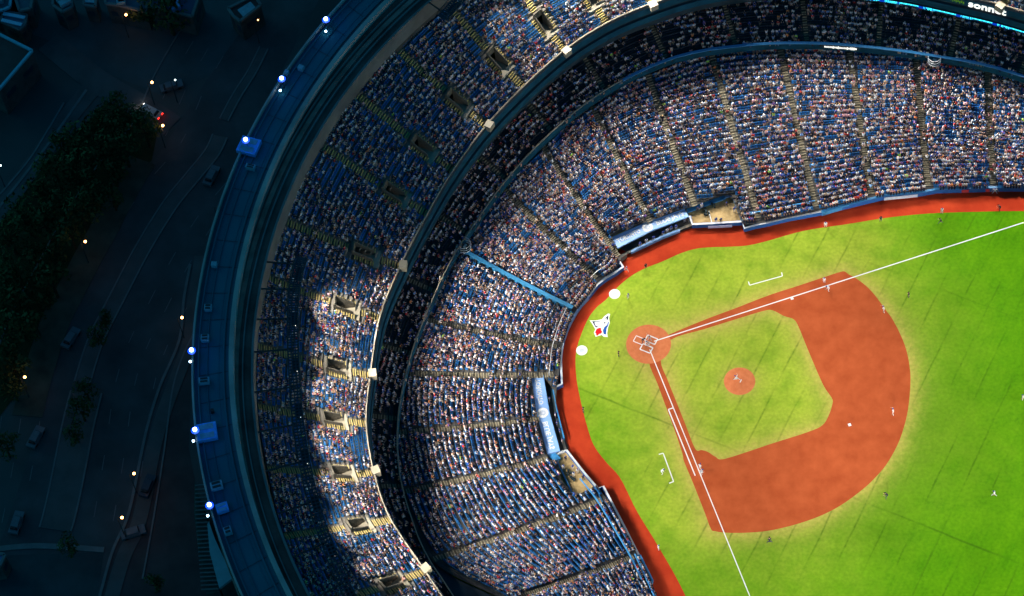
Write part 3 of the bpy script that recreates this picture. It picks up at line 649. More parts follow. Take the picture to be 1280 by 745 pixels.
# ribbon board
def ribbon():
    t = tag(empty('ribbon_board'), 'curved LED ribbon board glowing cyan on the upper deck fascia, top right', 'LED board')
    us = np.linspace(17.1, 21.8, 560); P = D5.xy(us, np.zeros(560)); bd = MB(); lit = MB(); lit2 = MB(); r = random.Random(4)
    cy, bl = mat('led_cyan', (.02, .3, .35), emit=(.05, .85, 1.0), estr=1.6), mat('led_blue', (.0, .03, .2), emit=(0, .04, .55), estr=.8)
    zt, zb = Z5F - 4.2, Z5F - 5.0
    for i in range(559):
        nrm = (CEN - P[i]) / np.linalg.norm(CEN - P[i]); a, b = P[i] + nrm * .62, P[i + 1] + nrm * .62
        bd.face([(*a, zb), (*b, zb), (*b, zt), (*a, zt)]); a2, b2 = P[i] + nrm * .0, P[i + 1] + nrm * .0; bd.face([(*a, zt), (*b, zt), (*b2, zt), (*a2, zt)])
        a, b = a + nrm * .02, b + nrm * .02
        ph = i % 92; on = ph < 80 and (r.random() < .72 if (ph < 30 or i < 220) else ph % 11 != 10)
        if on: h = r.choice([.35, .55, .7]) if ph < 30 or i < 220 else .3 + .12 * r.random(); lit.face([(*a, zt - .05 - h), (*b, zt - .05 - h), (*b, zt - .05), (*a, zt - .05)])
        else: lit2.face([(*a, zb + .05), (*b, zb + .05), (*b, zt - .05), (*a, zt - .05)])
    bd.build('housing', M['teal_dark'], t); lit.build('lit_text', cy, t)['kind'] = 'stuff'; lit2.build('lit_background', bl, t)['kind'] = 'stuff'
ribbon()
def text(name, body, size, parent, m_, loc, ex, ey, depth=.03, align='CENTER', bold=.0):
    cu = bpy.data.curves.new(name, 'FONT'); cu.body = body; cu.size = size; cu.extrude = depth; cu.align_x = align; cu.align_y = 'CENTER'; cu.offset = bold; cu.resolution_u = 2; cu.materials.append(m_)
    tmp = bpy.data.objects.new('tmp', cu); COL.objects.link(tmp); me = bpy.data.meshes.new_from_object(tmp.evaluated_get(bpy.context.evaluated_depsgraph_get())); bpy.data.objects.remove(tmp)
    o = bpy.data.objects.new(name, me); COL.objects.link(o); ex = Vector(ex).normalized(); ey = Vector(ey); ey = (ey - ex * ey.dot(ex)).normalized(); ez = ex.cross(ey)
    mt_ = Matrix((ex, ey, ez)).transposed().to_4x4(); mt_.translation = Vector(loc); o.matrix_world = mt_
    if parent: o.parent = parent; o.matrix_parent_inverse = parent.matrix_world.inverted()
    return o
white_led = mat('white_letters', (.8, .8, .8), emit=(1, 1, .9), estr=1.1); green_led = mat('green_dots', (.1, .3, .02), emit=(.12, .3, .01), estr=.6)
def on_front(D, u, v, z, n=4000):
    """the point on the front edge of a deck that appears at column u, and the directions along and inward"""
    uu = np.linspace(D.U[0], D.U[1], n); P = D.xy(uu, np.zeros(n)); X = np.c_[P, np.full(n, z)] - CAMLOC; w = X @ CD; pu = 640 + FPX * (X @ CR) / w; pv = 372.5 - FPX * (X @ CU) / w
    i = int(np.hypot(pu - u, pv - v).argmin()); t_ = P[min(i + 5, n - 1)] - P[max(i - 5, 0)]; t_ /= np.linalg.norm(t_); t_ *= np.sign(t_[0]) or 1; q = CEN - P[i]; q /= np.linalg.norm(q); return P[i], t_, q
p_, t_, q_ = on_front(D5, 1240, 14, Z5F - .55); c3 = np.array([*(p_ + q_ * .62), Z5F - .55]); t = tag(empty('sponsor_sign', tuple(c3)), 'white sonnet lettering with green dots on the dark upper fascia', 'sign')
bpy.context.view_layer.update()
text('lettering', 'sonnet', 2.5, t, white_led, tuple(c3 - np.array([*(t_ * .9), 0])), (*t_, 0), (0, 0, 1), .04, bold=.07)
mb = MB()
for k in range(16):
    q = t_ * (-4.3 - (k % 8) * .33); q = q - t_ * .9; mb.box((q[0], q[1], -.35 + .35 * (k // 8) + .25 * (k % 2)), (.2, .1, .2), 0)
mb.build('dots', green_led, t)['kind'] = 'stuff'
p_, t_, q_ = on_front(D2, 1051, 55, Z2F + .2); c3 = np.array([*(p_ + q_ * .25), Z2F + .1]); t = tag(empty('lit_banner', tuple(c3)), 'small lit white banner on the balcony front of the middle tier', 'banner')
mb = MB(); mb.bar((*(t_ * -3.3), 0), (*(t_ * 3.3), 0), .12, 1.15); mb.build('panel', M['teal_dark'], t)
mb = MB(); r = random.Random(9); x = -2.95
while x < 2.9:
    w_ = r.choice([.14, .28, .2]); e_ = q_ * .1; mb.bar((*(t_ * x + e_), 0), (*(t_ * (x + w_) + e_), 0), .06, .42 + .3 * (r.random() > .7)); x += w_ + .07
mb.build('white_print', white_led, t)['kind'] = 'stuff'

# basket-shaped camera platforms hung on the balcony rail
for (u, v, lab) in ((580.5, 307, 'white railed camera basket hanging on the balcony beside the pale blue ramp'), (1168, 74, 'white railed camera basket hanging on the balcony above the first rows at top right')):
    c = at(u, v, Z2F + .2); t = tag(empty('camera_basket', tuple(c), 0), lab, 'camera platform', 'camera baskets on the balcony'); out = CEN - c[:2]; ang = math.atan2(out[1], out[0])
    for z, nm in ((-.6, 'rail'), (.1, 'rail'), (.8, 'rail')):
        mb = MB(); A = np.linspace(-1.75, 1.75, 13); P = [(1.15 * math.cos(q + ang), 1.15 * math.sin(q + ang), z) for q in A]
        for i in range(12): mb.tube(P[i], P[i + 1], .06, .06, 5)
        mb.build(nm, M['rail_white'], t)
    mb = MB(); mb.disc((0, 0), 1.0, 16, -.72, -.62); mb.build('floor', M['steel'], t)
    mb = MB(); mb.box((.1, 0, -.1), (.35, .7, .35), ang); mb.tube((0, 0, -.6), (0, 0, -.2), .08, .06); mb.build('camera', M['unit'], t)

# ------------------------------------------------------------------ field wall, dugouts, wells
def wall_run(name, pts, z, thick, mface, mtop, label, cat, group=None):
    P = AT(pts, z)[:, :2]; t = tag(empty(name, (*P[0], 0)), label, cat, group); d = np.gradient(P, axis=0); nn = np.stack([-d[:, 1], d[:, 0]], -1); nn /= np.linalg.norm(nn, axis=1)[:, None]
    if np.mean(((P - CEN) * nn).sum(1)) < 0: nn = -nn
    mb, cp = MB(), MB(); P = P - P[0]; n = len(P)
    for i in range(n - 1):
        a, b = P[i], P[i + 1]; na, nb = (nn[i], nn[i + 1])
        mb.prism([a, b, b + nb * thick, a + na * thick], 0, z - .03); cp.prism([a - na * .03, b - nb * .03, b + nb * (thick * .8), a + na * (thick * .8)], z - .028, z + .02)
    mb.build('padding', mface, t); cp.build('capping', mtop, t)
    L = np.linalg.norm(np.diff(P, axis=0), axis=1).sum()
    return t
wall_run('field_wall', [(842, 790), (820.7, 745), (812, 730)], 1.15, .4, M['pad_blue'], M['rail_blue'], 'blue padded field wall with pale blue top at the bottom edge, past the small bullpen box', 'field wall', 'field walls')
wall_run('field_wall', [(799.9, 694), (778, 651), (755, 607), (748, 609.8), (731, 590), (709, 562), (700, 564)], 1.15, .4, M['pad_blue'], M['paint_white'], 'blue padded field wall with white top in front of the first-base camera well', 'field wall', 'field walls')
wall_run('field_wall', [(692, 486), (703.5, 480), (702.7, 465), (702.2, 447), (703.5, 434), (706, 422)], 1.15, .4, M['pad_blue'], M['rail_white'], 'blue padded field wall with white top between the left dugout and the pale blue curve', 'field wall', 'field walls')
wall_run('field_wall', [(706, 422), (710, 410), (715, 399.5), (721, 389), (727.5, 379.5), (736, 371)], 1.15, .5, M['pad_light'], M['roof_blue'], 'pale blue padded field wall bending behind the bird emblem', 'field wall', 'field walls')
wall_run('field_wall', [(736, 371), (747.5, 356), (758, 348), (770, 341), (780, 333.5), (775, 326), (770.5, 317)], 1.15, .45, M['pad_blue'], M['rail_white'], 'dark blue padded field wall with white rail ending at the top dugout corner', 'field wall', 'field walls')
wall_run('field_wall', [(861, 270), (865, 281), (890, 280), (927.5, 277.5), (930, 286), (945, 282), (960, 279), (985, 273), (1027.5, 265)], 1.15, .4, M['pad_blue'], M['rail_white'], 'blue padded field wall with white top in front of the tan camera well beside the top dugout', 'field wall', 'field walls')
tw = wall_run('field_wall', [(1027.5, 265), (1040, 261), (1061, 256), (1085, 250), (1105, 245.5), (1127, 243), (1147.5, 241.5), (1172, 237), (1210, 236), (1245, 234.7), (1280, 234.7), (1340, 238), (1420, 245)], 1.3, .5, M['pad_blue'], M['rail_blue'], 'long blue padded field wall along the warning track at top right', 'field wall', 'field walls')
for a, b, m_ in (((1105, 248), (1147, 244), 'paint_white'), ((1202, 238.5), (1211, 238.3), 'led'), ((1232, 237.5), (1237, 237.5), 'led')):
    if m_ == 'led': mm = M.setdefault('red_pad', mat('red_banner', (.6, .06, .08), .6, .1))
    else: mm = M['roof_blue'] if False else mat('white_banner', (.6, .7, .85), .6, .15, 1.5)
    p, q = at(*a, .65), at(*b, .65); o = tw.location; mb = MB(); off = np.array([0, -.12, 0]); mb.bar(tuple(p + off - np.array(o)), tuple(q + off - np.array(o)), .08, .9); mb.build('banner', mm, tw)
p, q = at(885, 283.5, .6), at(915, 282, .6); 
mb = MB(); mb.bar(tuple(p + [0, -.1, 0]), tuple(q + [0, -.1, 0]), .06, .7); tag(mb.build('wall_banner', mat('lilac_banner', (.5, .55, .85), .6, .1, 2)), 'pale lilac banner on the wall below the tan camera well', 'banner')
# low boxed enclosure with a blue frame
def enclosure(pts, label):
    P = AT(pts, 1.1)[:, :2]; c = P.mean(0); t = tag(empty('field_box', (*c, 0)), label, 'box seat enclosure', 'boxed enclosures on the wall'); P = ccw([tuple(p - c) for p in P])
    mb = MB()
    for i in range(4): mb.bar((*P[i], 1.1), (*P[(i + 1) % 4], 1.1), .3, .25); mb.bar((*P[i], .5), (*P[(i + 1) % 4], .5), .12, 1.0)
    mb.build('frame', M['rail_blue'], t); mb = MB(); mb.prism(P, .03, .10); mb.build('floor', M['pad_blue'], t)
    mb = MB(); a, b = [(np.array(P[0]) + P[3]) / 2, (np.array(P[1]) + P[2]) / 2]
    mb.bar((*a, .6), (*b, .6), .7, .12); mb.build('bench', M['seat'], t)
enclosure([(791, 697.5), (800, 694), (816, 726), (812.5, 731)], 'blue framed box with a bench by the bottom field wall')
enclosure([(1028, 260), (1061, 251), (1061, 256), (1027.5, 265.5)], 'blue framed box jutting from the wall above the open track')

def dugout(name, roofpts, railpts, pit, label, words, mid, rot_flip):
    P = AT(roofpts, RZ)[:, :2]; c = P.mean(0); t = tag(empty(name, (*c, 0)), label, 'dugout', 'dugouts'); k = len(P) // 2
    bpy.context.view_layer.update()
    back, front = [P[0], P[1], P[2]], [P[5], P[4], P[3]]
    mb = MB()
    for i in range(2): mb.prism(ccw([tuple(back[i] - c), tuple(back[i + 1] - c), tuple(front[i + 1] - c), tuple(front[i] - c)]), RZ - .35, RZ)
    mb.build('roof', M['roof_blue'], t)
    mb = MB()
    for i in range(2):
        for q in (back, front): mb.bar((*(q[i] - c), RZ + .02), (*(q[i + 1] - c), RZ + .02), .14, .12)
    mb.build('roof_edge', M['pad_light'], t)
    mb = MB(); mb.prism(ccw([tuple(p - c) for p in AT(pit, .03)[:, :2]]), .014, .03); mb.build('pit_floor', M['concrete_dark'], t)
    mb = MB(); R_ = AT(railpts, 1.0)[:, :2] - c
    for i in range(len(R_) - 1):
        mb.bar((*R_[i], 1.0), (*R_[i + 1], 1.0), .22, .14); mb.bar((*R_[i], .35), (*R_[i + 1], .35), .12, .65)
    mb.build('front_rail', M['pad_light'] if rot_flip else M['rail_blue'], t)
    for i in range(2):
        a = (back[i] * .35 + front[i] * .65) - c; b = (back[i + 1] * .35 + front[i + 1] * .65) - c; d = (b - a); o = (front[i] - back[i]); o = o / np.linalg.norm(o)
        mb = MB(); mb.bar((*(a + d * .06 + o * 1.9), .45), (*(b - d * .06 + o * 1.9), .45), .45, .1); mb.build('bench', mat('bench_wood', (.5, .42, .3), .7, .2), t)
        mb = MB(); mb.box((*(back[i] - c + (back[i + 1] - back[i]) * .5), .8), (.3, .3, 1.4)); mb.build('post', M['steel'], t)
    for i, wd in enumerate(words):
        a, b = (back[i] + front[i]) / 2, (back[i + 1] + front[i + 1]) / 2
        if i == 0: b = a + (b - a) * .86
        else: a = a + (b - a) * .14
        d = b - a; L = np.linalg.norm(d); upv = (back[i] - front[i])
        o = text('lettering', wd, 1.0, None, M['paint_white'], (*((a + b) / 2), RZ + .03), (*d, 0), (*upv, 0), .02, bold=.02)
        bpy.context.view_layer.update(); sx = L * .80 / max(o.dimensions.x, .1); sc = Vector((sx, 1.35, 1)); o.scale = (sx, min(1.35, np.linalg.norm(upv) * .55), 1)
        o.parent = t; o.matrix_parent_inverse = t.matrix_world.inverted()
    e = (back[1] + front[1]) / 2 - c; mb = MB(); mb.disc(e, .98, 28, RZ + .01, RZ + .04); em = mb.build('round_emblem', M['paint_white'], t)
    mb = MB(); mb.disc(e, .55, 20, RZ + .04, RZ + .05); mb.build('emblem_print', mat('emblem_grey', (.5, .56, .66), .7), em)
    mb = MB(); mb.disc(e + np.array([.1, -.05]), .2, 12, RZ + .05, RZ + .06); mb.build('emblem_centre', mat('emblem_centre', (.7, .72, .78), .7), em)
    return t
dugout('dugout', DUG3_roof, [(788.7, 314), (808, 304.7), (828, 295.3), (849.7, 287)], [(768, 305), (815, 286), (863, 268), (867, 284), (829, 297), (787, 318)],
       'upper dugout with pale blue roof sloping up to the right beside the tan well', ['TORONTO', 'BLUE JAYS'], 0, True)
dugout('dugout', DUG1_roof, [(691.3, 487), (697, 516), (705, 548)], [(676, 469), (692, 486), (698, 515), (707, 550), (711, 561), (694, 572), (684, 516)],
       'left dugout with pale blue roof running down toward the dirt-floored well', ['TORONTO', 'BLUE JAYS'], 0, False)
def well(pts, backs, label):
    P = AT(pts, .7)[:, :2]; c = P.mean(0); t = tag(empty('camera_well', (*c, 0)), label, 'camera well', 'camera wells'); mb = MB(); mb.prism(ccw([tuple(p - c) for p in P]), .02, .7); mb.build('floor', M['tan'], t)
    for (a, b, w_, h, m_) in backs:
        a, b = at(*a, h)[:2] - c, at(*b, h)[:2] - c; mb = MB(); mb.bar((*a, h / 2 + .02), (*b, h / 2 + .02), w_, h); mb.build('side_wall', M[m_], t)
    mb = MB(); r = random.Random(int(c[0] * 10))
    for k in range(6):
        w_ = [r.random() for _ in P]; s_ = sum(w_); q = sum((p * x for p, x in zip(P, w_))) / s_ - c; mb.box((*q, .95), (.35 + .3 * r.random(), .3, .5), r.random() * 3)
    mb.build('camera_cases', M['steel'], t)['kind'] = 'stuff'
    return t
well(WELL3, [((857, 264), (906, 246), .75, 1.0, 'rail_blue'), ((906, 246), (916, 243), .4, 1.0, 'pad_light'), ((916, 245), (928, 275), .3, 1.3, 'rail_blue'), ((886, 264), (890, 279), .12, 1.1, 'paint_white')],
     'tan floored camera well between the upper dugout and the stands at its right')
well(WELL1, [((688, 566), (697, 575), 1.3, 1.3, 'rail_blue'), ((697, 577), (716, 618), .22, 1.1, 'rail_blue'), ((744, 608), (756, 634), .2, 1.4, 'rail_blue'), ((696, 568), (708, 562.5), .2, 1.2, 'paint_white')],
     'tan floored camera well below the left dugout, opening toward the stands')

# ------------------------------------------------------------------ roof ring
def ring_part(name, prof, parent, m_, n=256, smooth=False):
    """prof: list of (ring, dr, z); swept all the way round"""
    mb = MB()
    for i in range(n):
        a0, a1 = 2 * math.pi * i / n, 2 * math.pi * (i + 1) / n
        for j in range(len(prof) - 1):
            (r0, d0, z0), (r1, d1, z1) = prof[j], prof[j + 1]
            mb.face([ringp(r0, a0, z0, d0), ringp(r1, a0, z1, d1), ringp(r1, a1, z1, d1), ringp(r0, a1, z0, d0)])
    return mb.build(name, m_, parent)
RING = tag(empty('roof_ring', (0, 0, 0)), 'wide dark blue circular roof ring with rails, edging the whole bowl', 'stadium roof ring')
ring_part('roof_deck', [(ROUT, -.9, ZR), (ROUT, -2.5, ZR + .05), (RMID, .8, ZR + .35)], RING, M['ring_roof'])
ring_part('outer_parapet', [(ROUT, 0, ZR - 1), (ROUT, 0, ZR + .8), (ROUT, -.3, ZR + .8), (ROUT, -.3, ZR)], RING, M['ring_curb'])
ring_part('inner_parapet', [(ROUT, -.3, ZR - .05), (ROUT, -.95, ZR - .05), (ROUT, -.95, ZR + .45), (ROUT, -1.15, ZR + .45), (ROUT, -1.15, ZR)], RING, M['ring_roof'])
mb = MB()
for i in range(132):
    a_ = 2 * math.pi * (i + .3) / 132; mb.bar(ringp(ROUT, a_, ZR + .08, -1.3), ringp(RMID, a_, ZR + .38, 1.0), .08, .04)
mb.build('panel_joints', M['teal_dark'], RING)['kind'] = 'stuff'
for q in (1.2, 3.1, 5.2): ring_part('cable_tray', [(ROUT, -1.2 - q, ZR + .02), (ROUT, -1.2 - q, ZR + .26), (ROUT, -1.32 - q, ZR + .26), (ROUT, -1.32 - q, ZR + .02)], RING, M['ring_roof'])
ring_part('gutter', [(RMID, 1.9, ZR + .32), (RMID, 1.9, ZR + .55), (RMID, 1.6, ZR + .55), (RMID, 1.6, ZR + .32)], RING, M['ring_roof'])
ring_part('track_kerb', [(RMID, .8, ZR + .2), (RMID, .8, ZR + 1.1), (RMID, 0, ZR + 1.1), (RMID, 0, ZR - .3)], RING, M['ring_curb'])
ring_part('track_bed', [(RMID, 0, ZR - .25), (RIN, .5, ZR - .25)], RING, M['track_bed'])
ring_part('track_strip', [(RIN, 3.4, ZR - .24), (RIN, 3.4, ZR - .05), (RIN, 2.6, ZR - .05), (RIN, 2.6, ZR - .24)], RING, M['track_brown'])
ring_part('rail', [(RIN, 2.0, ZR - .24), (RIN, 2.0, ZR + .15), (RIN, 1.8, ZR + .15), (RIN, 1.8, ZR - .24)], RING, M['steel_light'])
ring_part('rail', [(RIN, 4.0, ZR - .24), (RIN, 4.0, ZR + .15), (RIN, 3.8, ZR + .15), (RIN, 3.8, ZR - .24)], RING, M['steel_light'])
ring_part('inner_edge', [(RIN, .5, ZR - .25), (RIN, .5, ZR + .3), (RIN, .1, ZR + .3), (RIN, .1, ZR - 3.6)], RING, M['steel_light'])
BODY = tag(empty('stadium_outer_wall', (0, 0, 0)), 'tall dark concrete outer wall carrying the roof ring', 'stadium wall')
ring_part('wall', [(ROUT, -.5, -.3), (ROUT, -.5, ZR - 1)], BODY, M['concrete_dark'])
mb = MB()
for i in range(150):
    a = 2 * math.pi * i / 150; p = ringp(ROUT, a, 0, -.1); mb.box((p[0], p[1], ZR / 2 - .8), (.6, .5, ZR - 1.6), a + math.pi / 2)
o = mb.build('buttresses', M['concrete'], BODY); o['kind'] = 'stuff'
for z in (9, 18, 27, 34): ring_part('ledge', [(ROUT, -.5, z), (ROUT, .3, z), (ROUT, .3, z + .5), (ROUT, -.5, z + .5)], BODY, M['concrete'], 128)
ring_part('back_wall', [(RIN, .15, ZR - 3.6), (RIN, .15, 20)], BODY, M['concrete_dark'], 128)
# roof units
UN = [(311, 182, 3.4, 3.1, 'unit_blue', 'pale blue lit roof unit nearest the upper left, next to a lamp'), (258.5, 539.5, 3.2, 3.0, 'unit_blue', 'bright blue lit roof unit beside the lamp at the middle of the left edge'),
      (277.5, 634.5, 1.9, 1.5, 'unit_blue', 'small blue lit roof unit near the podium roof'), (260, 384, 1.2, 1.0, 'unit', 'small grey roof unit, uppermost of the close column above the blue unit'),
      (256, 422, 1.3, 1.1, 'unit', 'small grey roof unit just above the lamp at the left edge of the ring'), (255, 475.5, 1.7, 1.0, 'unit', 'wide grey roof unit above the bright blue unit'),
      (270.5, 606.5, 1.9, 1.3, 'unit', 'dull teal roof unit above the small blue unit'), (284.5, 663, 1.2, 1.2, 'unit', 'lowest small grey roof unit on the ring'),
      (267.5, 330, .9, .8, 'unit', 'tiny grey roof unit alone on the upper left curve'), (313, 208, 1.6, .8, 'unit', 'flat grey roof unit below the pale blue unit'),
      (376, 84, 1.0, .8, 'unit', 'small grey roof unit between the two upper lamps'), (358, 90, .7, .7, 'unit', 'tiny grey roof unit at the parapet between the two upper lamps'), (265, 513, .5, .5, 'black', 'tiny dark roof vent above the bright blue unit')]
for (u, v, a, b, m_, lab) in UN:
    c = at(u, v, ZR + .9); ang = math.atan2(c[1] - CEN[1], c[0] - CEN[0]); t = tag(empty('roof_unit', (c[0], c[1], ZR + .1), ang), lab, 'roof unit', 'roof units on the ring')
    mb = MB(); mb.box((0, 0, .55), (a, b, .9)); mb.build('casing', M[m_], t)
    if a > 1.1:
        for k in (-1, 1): mb = MB(); mb.box((0, k * b * .26, 1.03), (a * .7, b * .3, .1)); mb.build('fan_grille', M['steel'] if m_ == 'unit' else M['unit'], t)
# blue-white lamps on the parapet
LAMPS = [(407.5, 25, 1), (407.5, 40, 0), (352.3, 99, 1), (350.5, 114, 0), (307.3, 175.5, 1), (306, 190, 0), (239.7, 438.7, 1), (238, 452.8, 0), (244, 538, 1), (242, 552, 0), (262, 632, 1), (260, 645.5, 0)]
WH = ['nearest the top', 'second from the top', 'beside the pale blue roof unit', 'at the middle of the left curve', 'beside the bright blue unit', 'near the podium roof']
bulb = mat('blue_white_bulb', (.8, .9, 1), emit=(.45, .7, 1), estr=9)
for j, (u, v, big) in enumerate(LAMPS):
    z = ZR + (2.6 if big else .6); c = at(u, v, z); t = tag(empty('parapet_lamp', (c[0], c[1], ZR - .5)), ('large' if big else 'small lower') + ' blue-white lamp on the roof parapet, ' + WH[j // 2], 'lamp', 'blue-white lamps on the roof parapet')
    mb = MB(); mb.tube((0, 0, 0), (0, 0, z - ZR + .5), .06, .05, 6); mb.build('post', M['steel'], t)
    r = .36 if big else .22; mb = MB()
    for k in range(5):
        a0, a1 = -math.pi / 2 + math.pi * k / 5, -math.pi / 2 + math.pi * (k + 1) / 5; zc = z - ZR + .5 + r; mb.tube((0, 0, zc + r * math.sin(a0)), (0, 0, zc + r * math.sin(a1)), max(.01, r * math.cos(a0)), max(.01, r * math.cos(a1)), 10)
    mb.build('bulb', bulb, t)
    if big: mb = MB(); zc = z - ZR + .5; mb.tube((0, 0, zc - .15), (0, 0, zc + .05), .3, .68, 18); mb.build('blue_glow_dish', M.setdefault('blue_glow', mat('blue_glow_dish', (.02, .08, .6), .4, .1, emit=(.0, .05, .7), estr=.8)), t)  # added glowing dish, stands for the blue halo round the lamp
    if big:
        l = bpy.data.lights.new('lamp_light', 'POINT'); l.energy = 90; l.color = (.03, .14, 1); l.shadow_soft_size = .4; lo = bpy.data.objects.new('lamp_light', l); COL.objects.link(lo); lo.parent = t; lo.location = (0, 0, z - ZR + 2.2)

# ------------------------------------------------------------------ floodlight gantries
def gantry(pts, wpx, label):
    P = AT(pts, 41.0); P = catmull(P, np.linspace(0, len(P) - 1.001, len(P) * 6)); c = P[0].copy(); t = tag(empty('floodlight_gantry', (c[0], c[1], 41)), label, 'gantry', 'floodlight gantries')
    Q = P - c; d = np.gradient(Q, axis=0)[:, :2]; nn = np.stack([-d[:, 1], d[:, 0]], -1); nn /= np.linalg.norm(nn, axis=1)[:, None]; mb = MB(); w = wpx / 2
    for i in range(len(Q) - 1):
        a, b = Q[i][:2], Q[i + 1][:2]
        for o in (-w, -w * .33, w * .33, w): mb.bar((*(a + nn[i] * o), -.12), (*(b + nn[i + 1] * o), -.12), .16, .2)
        for f in np.arange(0, 1, 1 / max(2, int(np.linalg.norm(b - a) / .8))): c0 = a + (b - a) * f; mb.bar((*(c0 - nn[i] * w), -.1), (*(c0 + nn[i] * w), -.1), .22, .08)
    mb.build('walkway', M['teal_dark'], t)
    for sg in (-1, 1):
        mb = MB()
        for i in range(len(Q) - 1): mb.bar((*(Q[i][:2] + sg * nn[i] * w), .9), (*(Q[i + 1][:2] + sg * nn[i + 1] * w), .9), .12, .08); mb.bar((*(Q[i][:2] + sg * nn[i] * w), 0), (*(Q[i][:2] + sg * nn[i] * w), .9), .06, .06)
        mb.build('handrail', M['steel'], t)
    for i in range(2, len(Q) - 1, 6):
        out = P[i][:2] - CEN; out /= np.linalg.norm(out); rr_ = RIN[1] - np.linalg.norm(P[i][:2] - np.array(RIN[0])); mb = MB(); mb.bar((*Q[i][:2], -.5), (*(Q[i][:2] + out * rr_), -.5), .18, .3); mb.build('bracket', M['steel'], t)
    return P
G1 = gantry([(378, 322), (369.5, 352), (366.5, 390), (366.5, 430), (369, 480), (373, 530), (381, 580), (394, 635), (413, 690), (437, 745), (470, 800), (510, 850)], 1.7, 'long dark floodlight gantry curving above the back rows of the left upper stand')
G2 = gantry([(553, 22), (575, -2), (604, -30), (640, -60), (690, -92), (750, -118), (830, -140), (920, -155), (1010, -160), (1100, -156), (1190, -140), (1280, -115), (1360, -85)], 1.9, 'dark floodlight gantry starting above the top stand')
lens = mat('flood_lens', (.8, .8, .75), emit=(1, .95, .82), estr=4)
def flood(c, beams, label):
    c = np.array(c, float); t = tag(empty('floodlight_bank', tuple(c)), label, 'floodlight', 'floodlight banks'); az = math.atan2(CEN[1] - c[1], CEN[0] - c[0]); t.rotation_euler.z = az
    mb = MB(); mb.box((0, 0, -.1), (.5, 2.2, .7)); mb.build('housing', M['steel'], t)
    mb = MB(); mb.box((.22, 0, .29), (1.1, 2.4, .08)); mb.build('hood', M['steel'], t)
    for k in (-.7, 0, .7): mb = MB(); mb.box((.27, k, -.2), (.04, .5, .4)); mb.build('lens', lens, t)
    for (x, y, z, half, w) in beams:
        l = bpy.data.lights.new('flood_beam', 'SPOT'); l.energy = w * FLOOD_W; l.spot_size = math.radians(2 * half); l.spot_blend = .75; l.shadow_soft_size = .5; l.color = FLOOD_COL
        o = bpy.data.objects.new('flood_beam', l); COL.objects.link(o); o.parent = t; o.location = (.55, 0, -.45)
        v = Vector(np.array((x, y, z), float) - c); q = v.to_track_quat('-Z', 'Y').to_matrix(); o.rotation_euler = (Matrix.Rotation(-az, 3, 'Z') @ q).to_euler()
def inward(c, dist, z=0): v = CEN - np.array(c[:2]); v /= np.linalg.norm(v); return (c[0] + v[0] * dist, c[1] + v[1] * dist, z)
LEFTW = ['topmost', 'second', 'third', 'fourth', 'fifth', 'sixth', 'seventh', 'eighth', 'ninth', 'tenth', 'eleventh', 'twelfth']
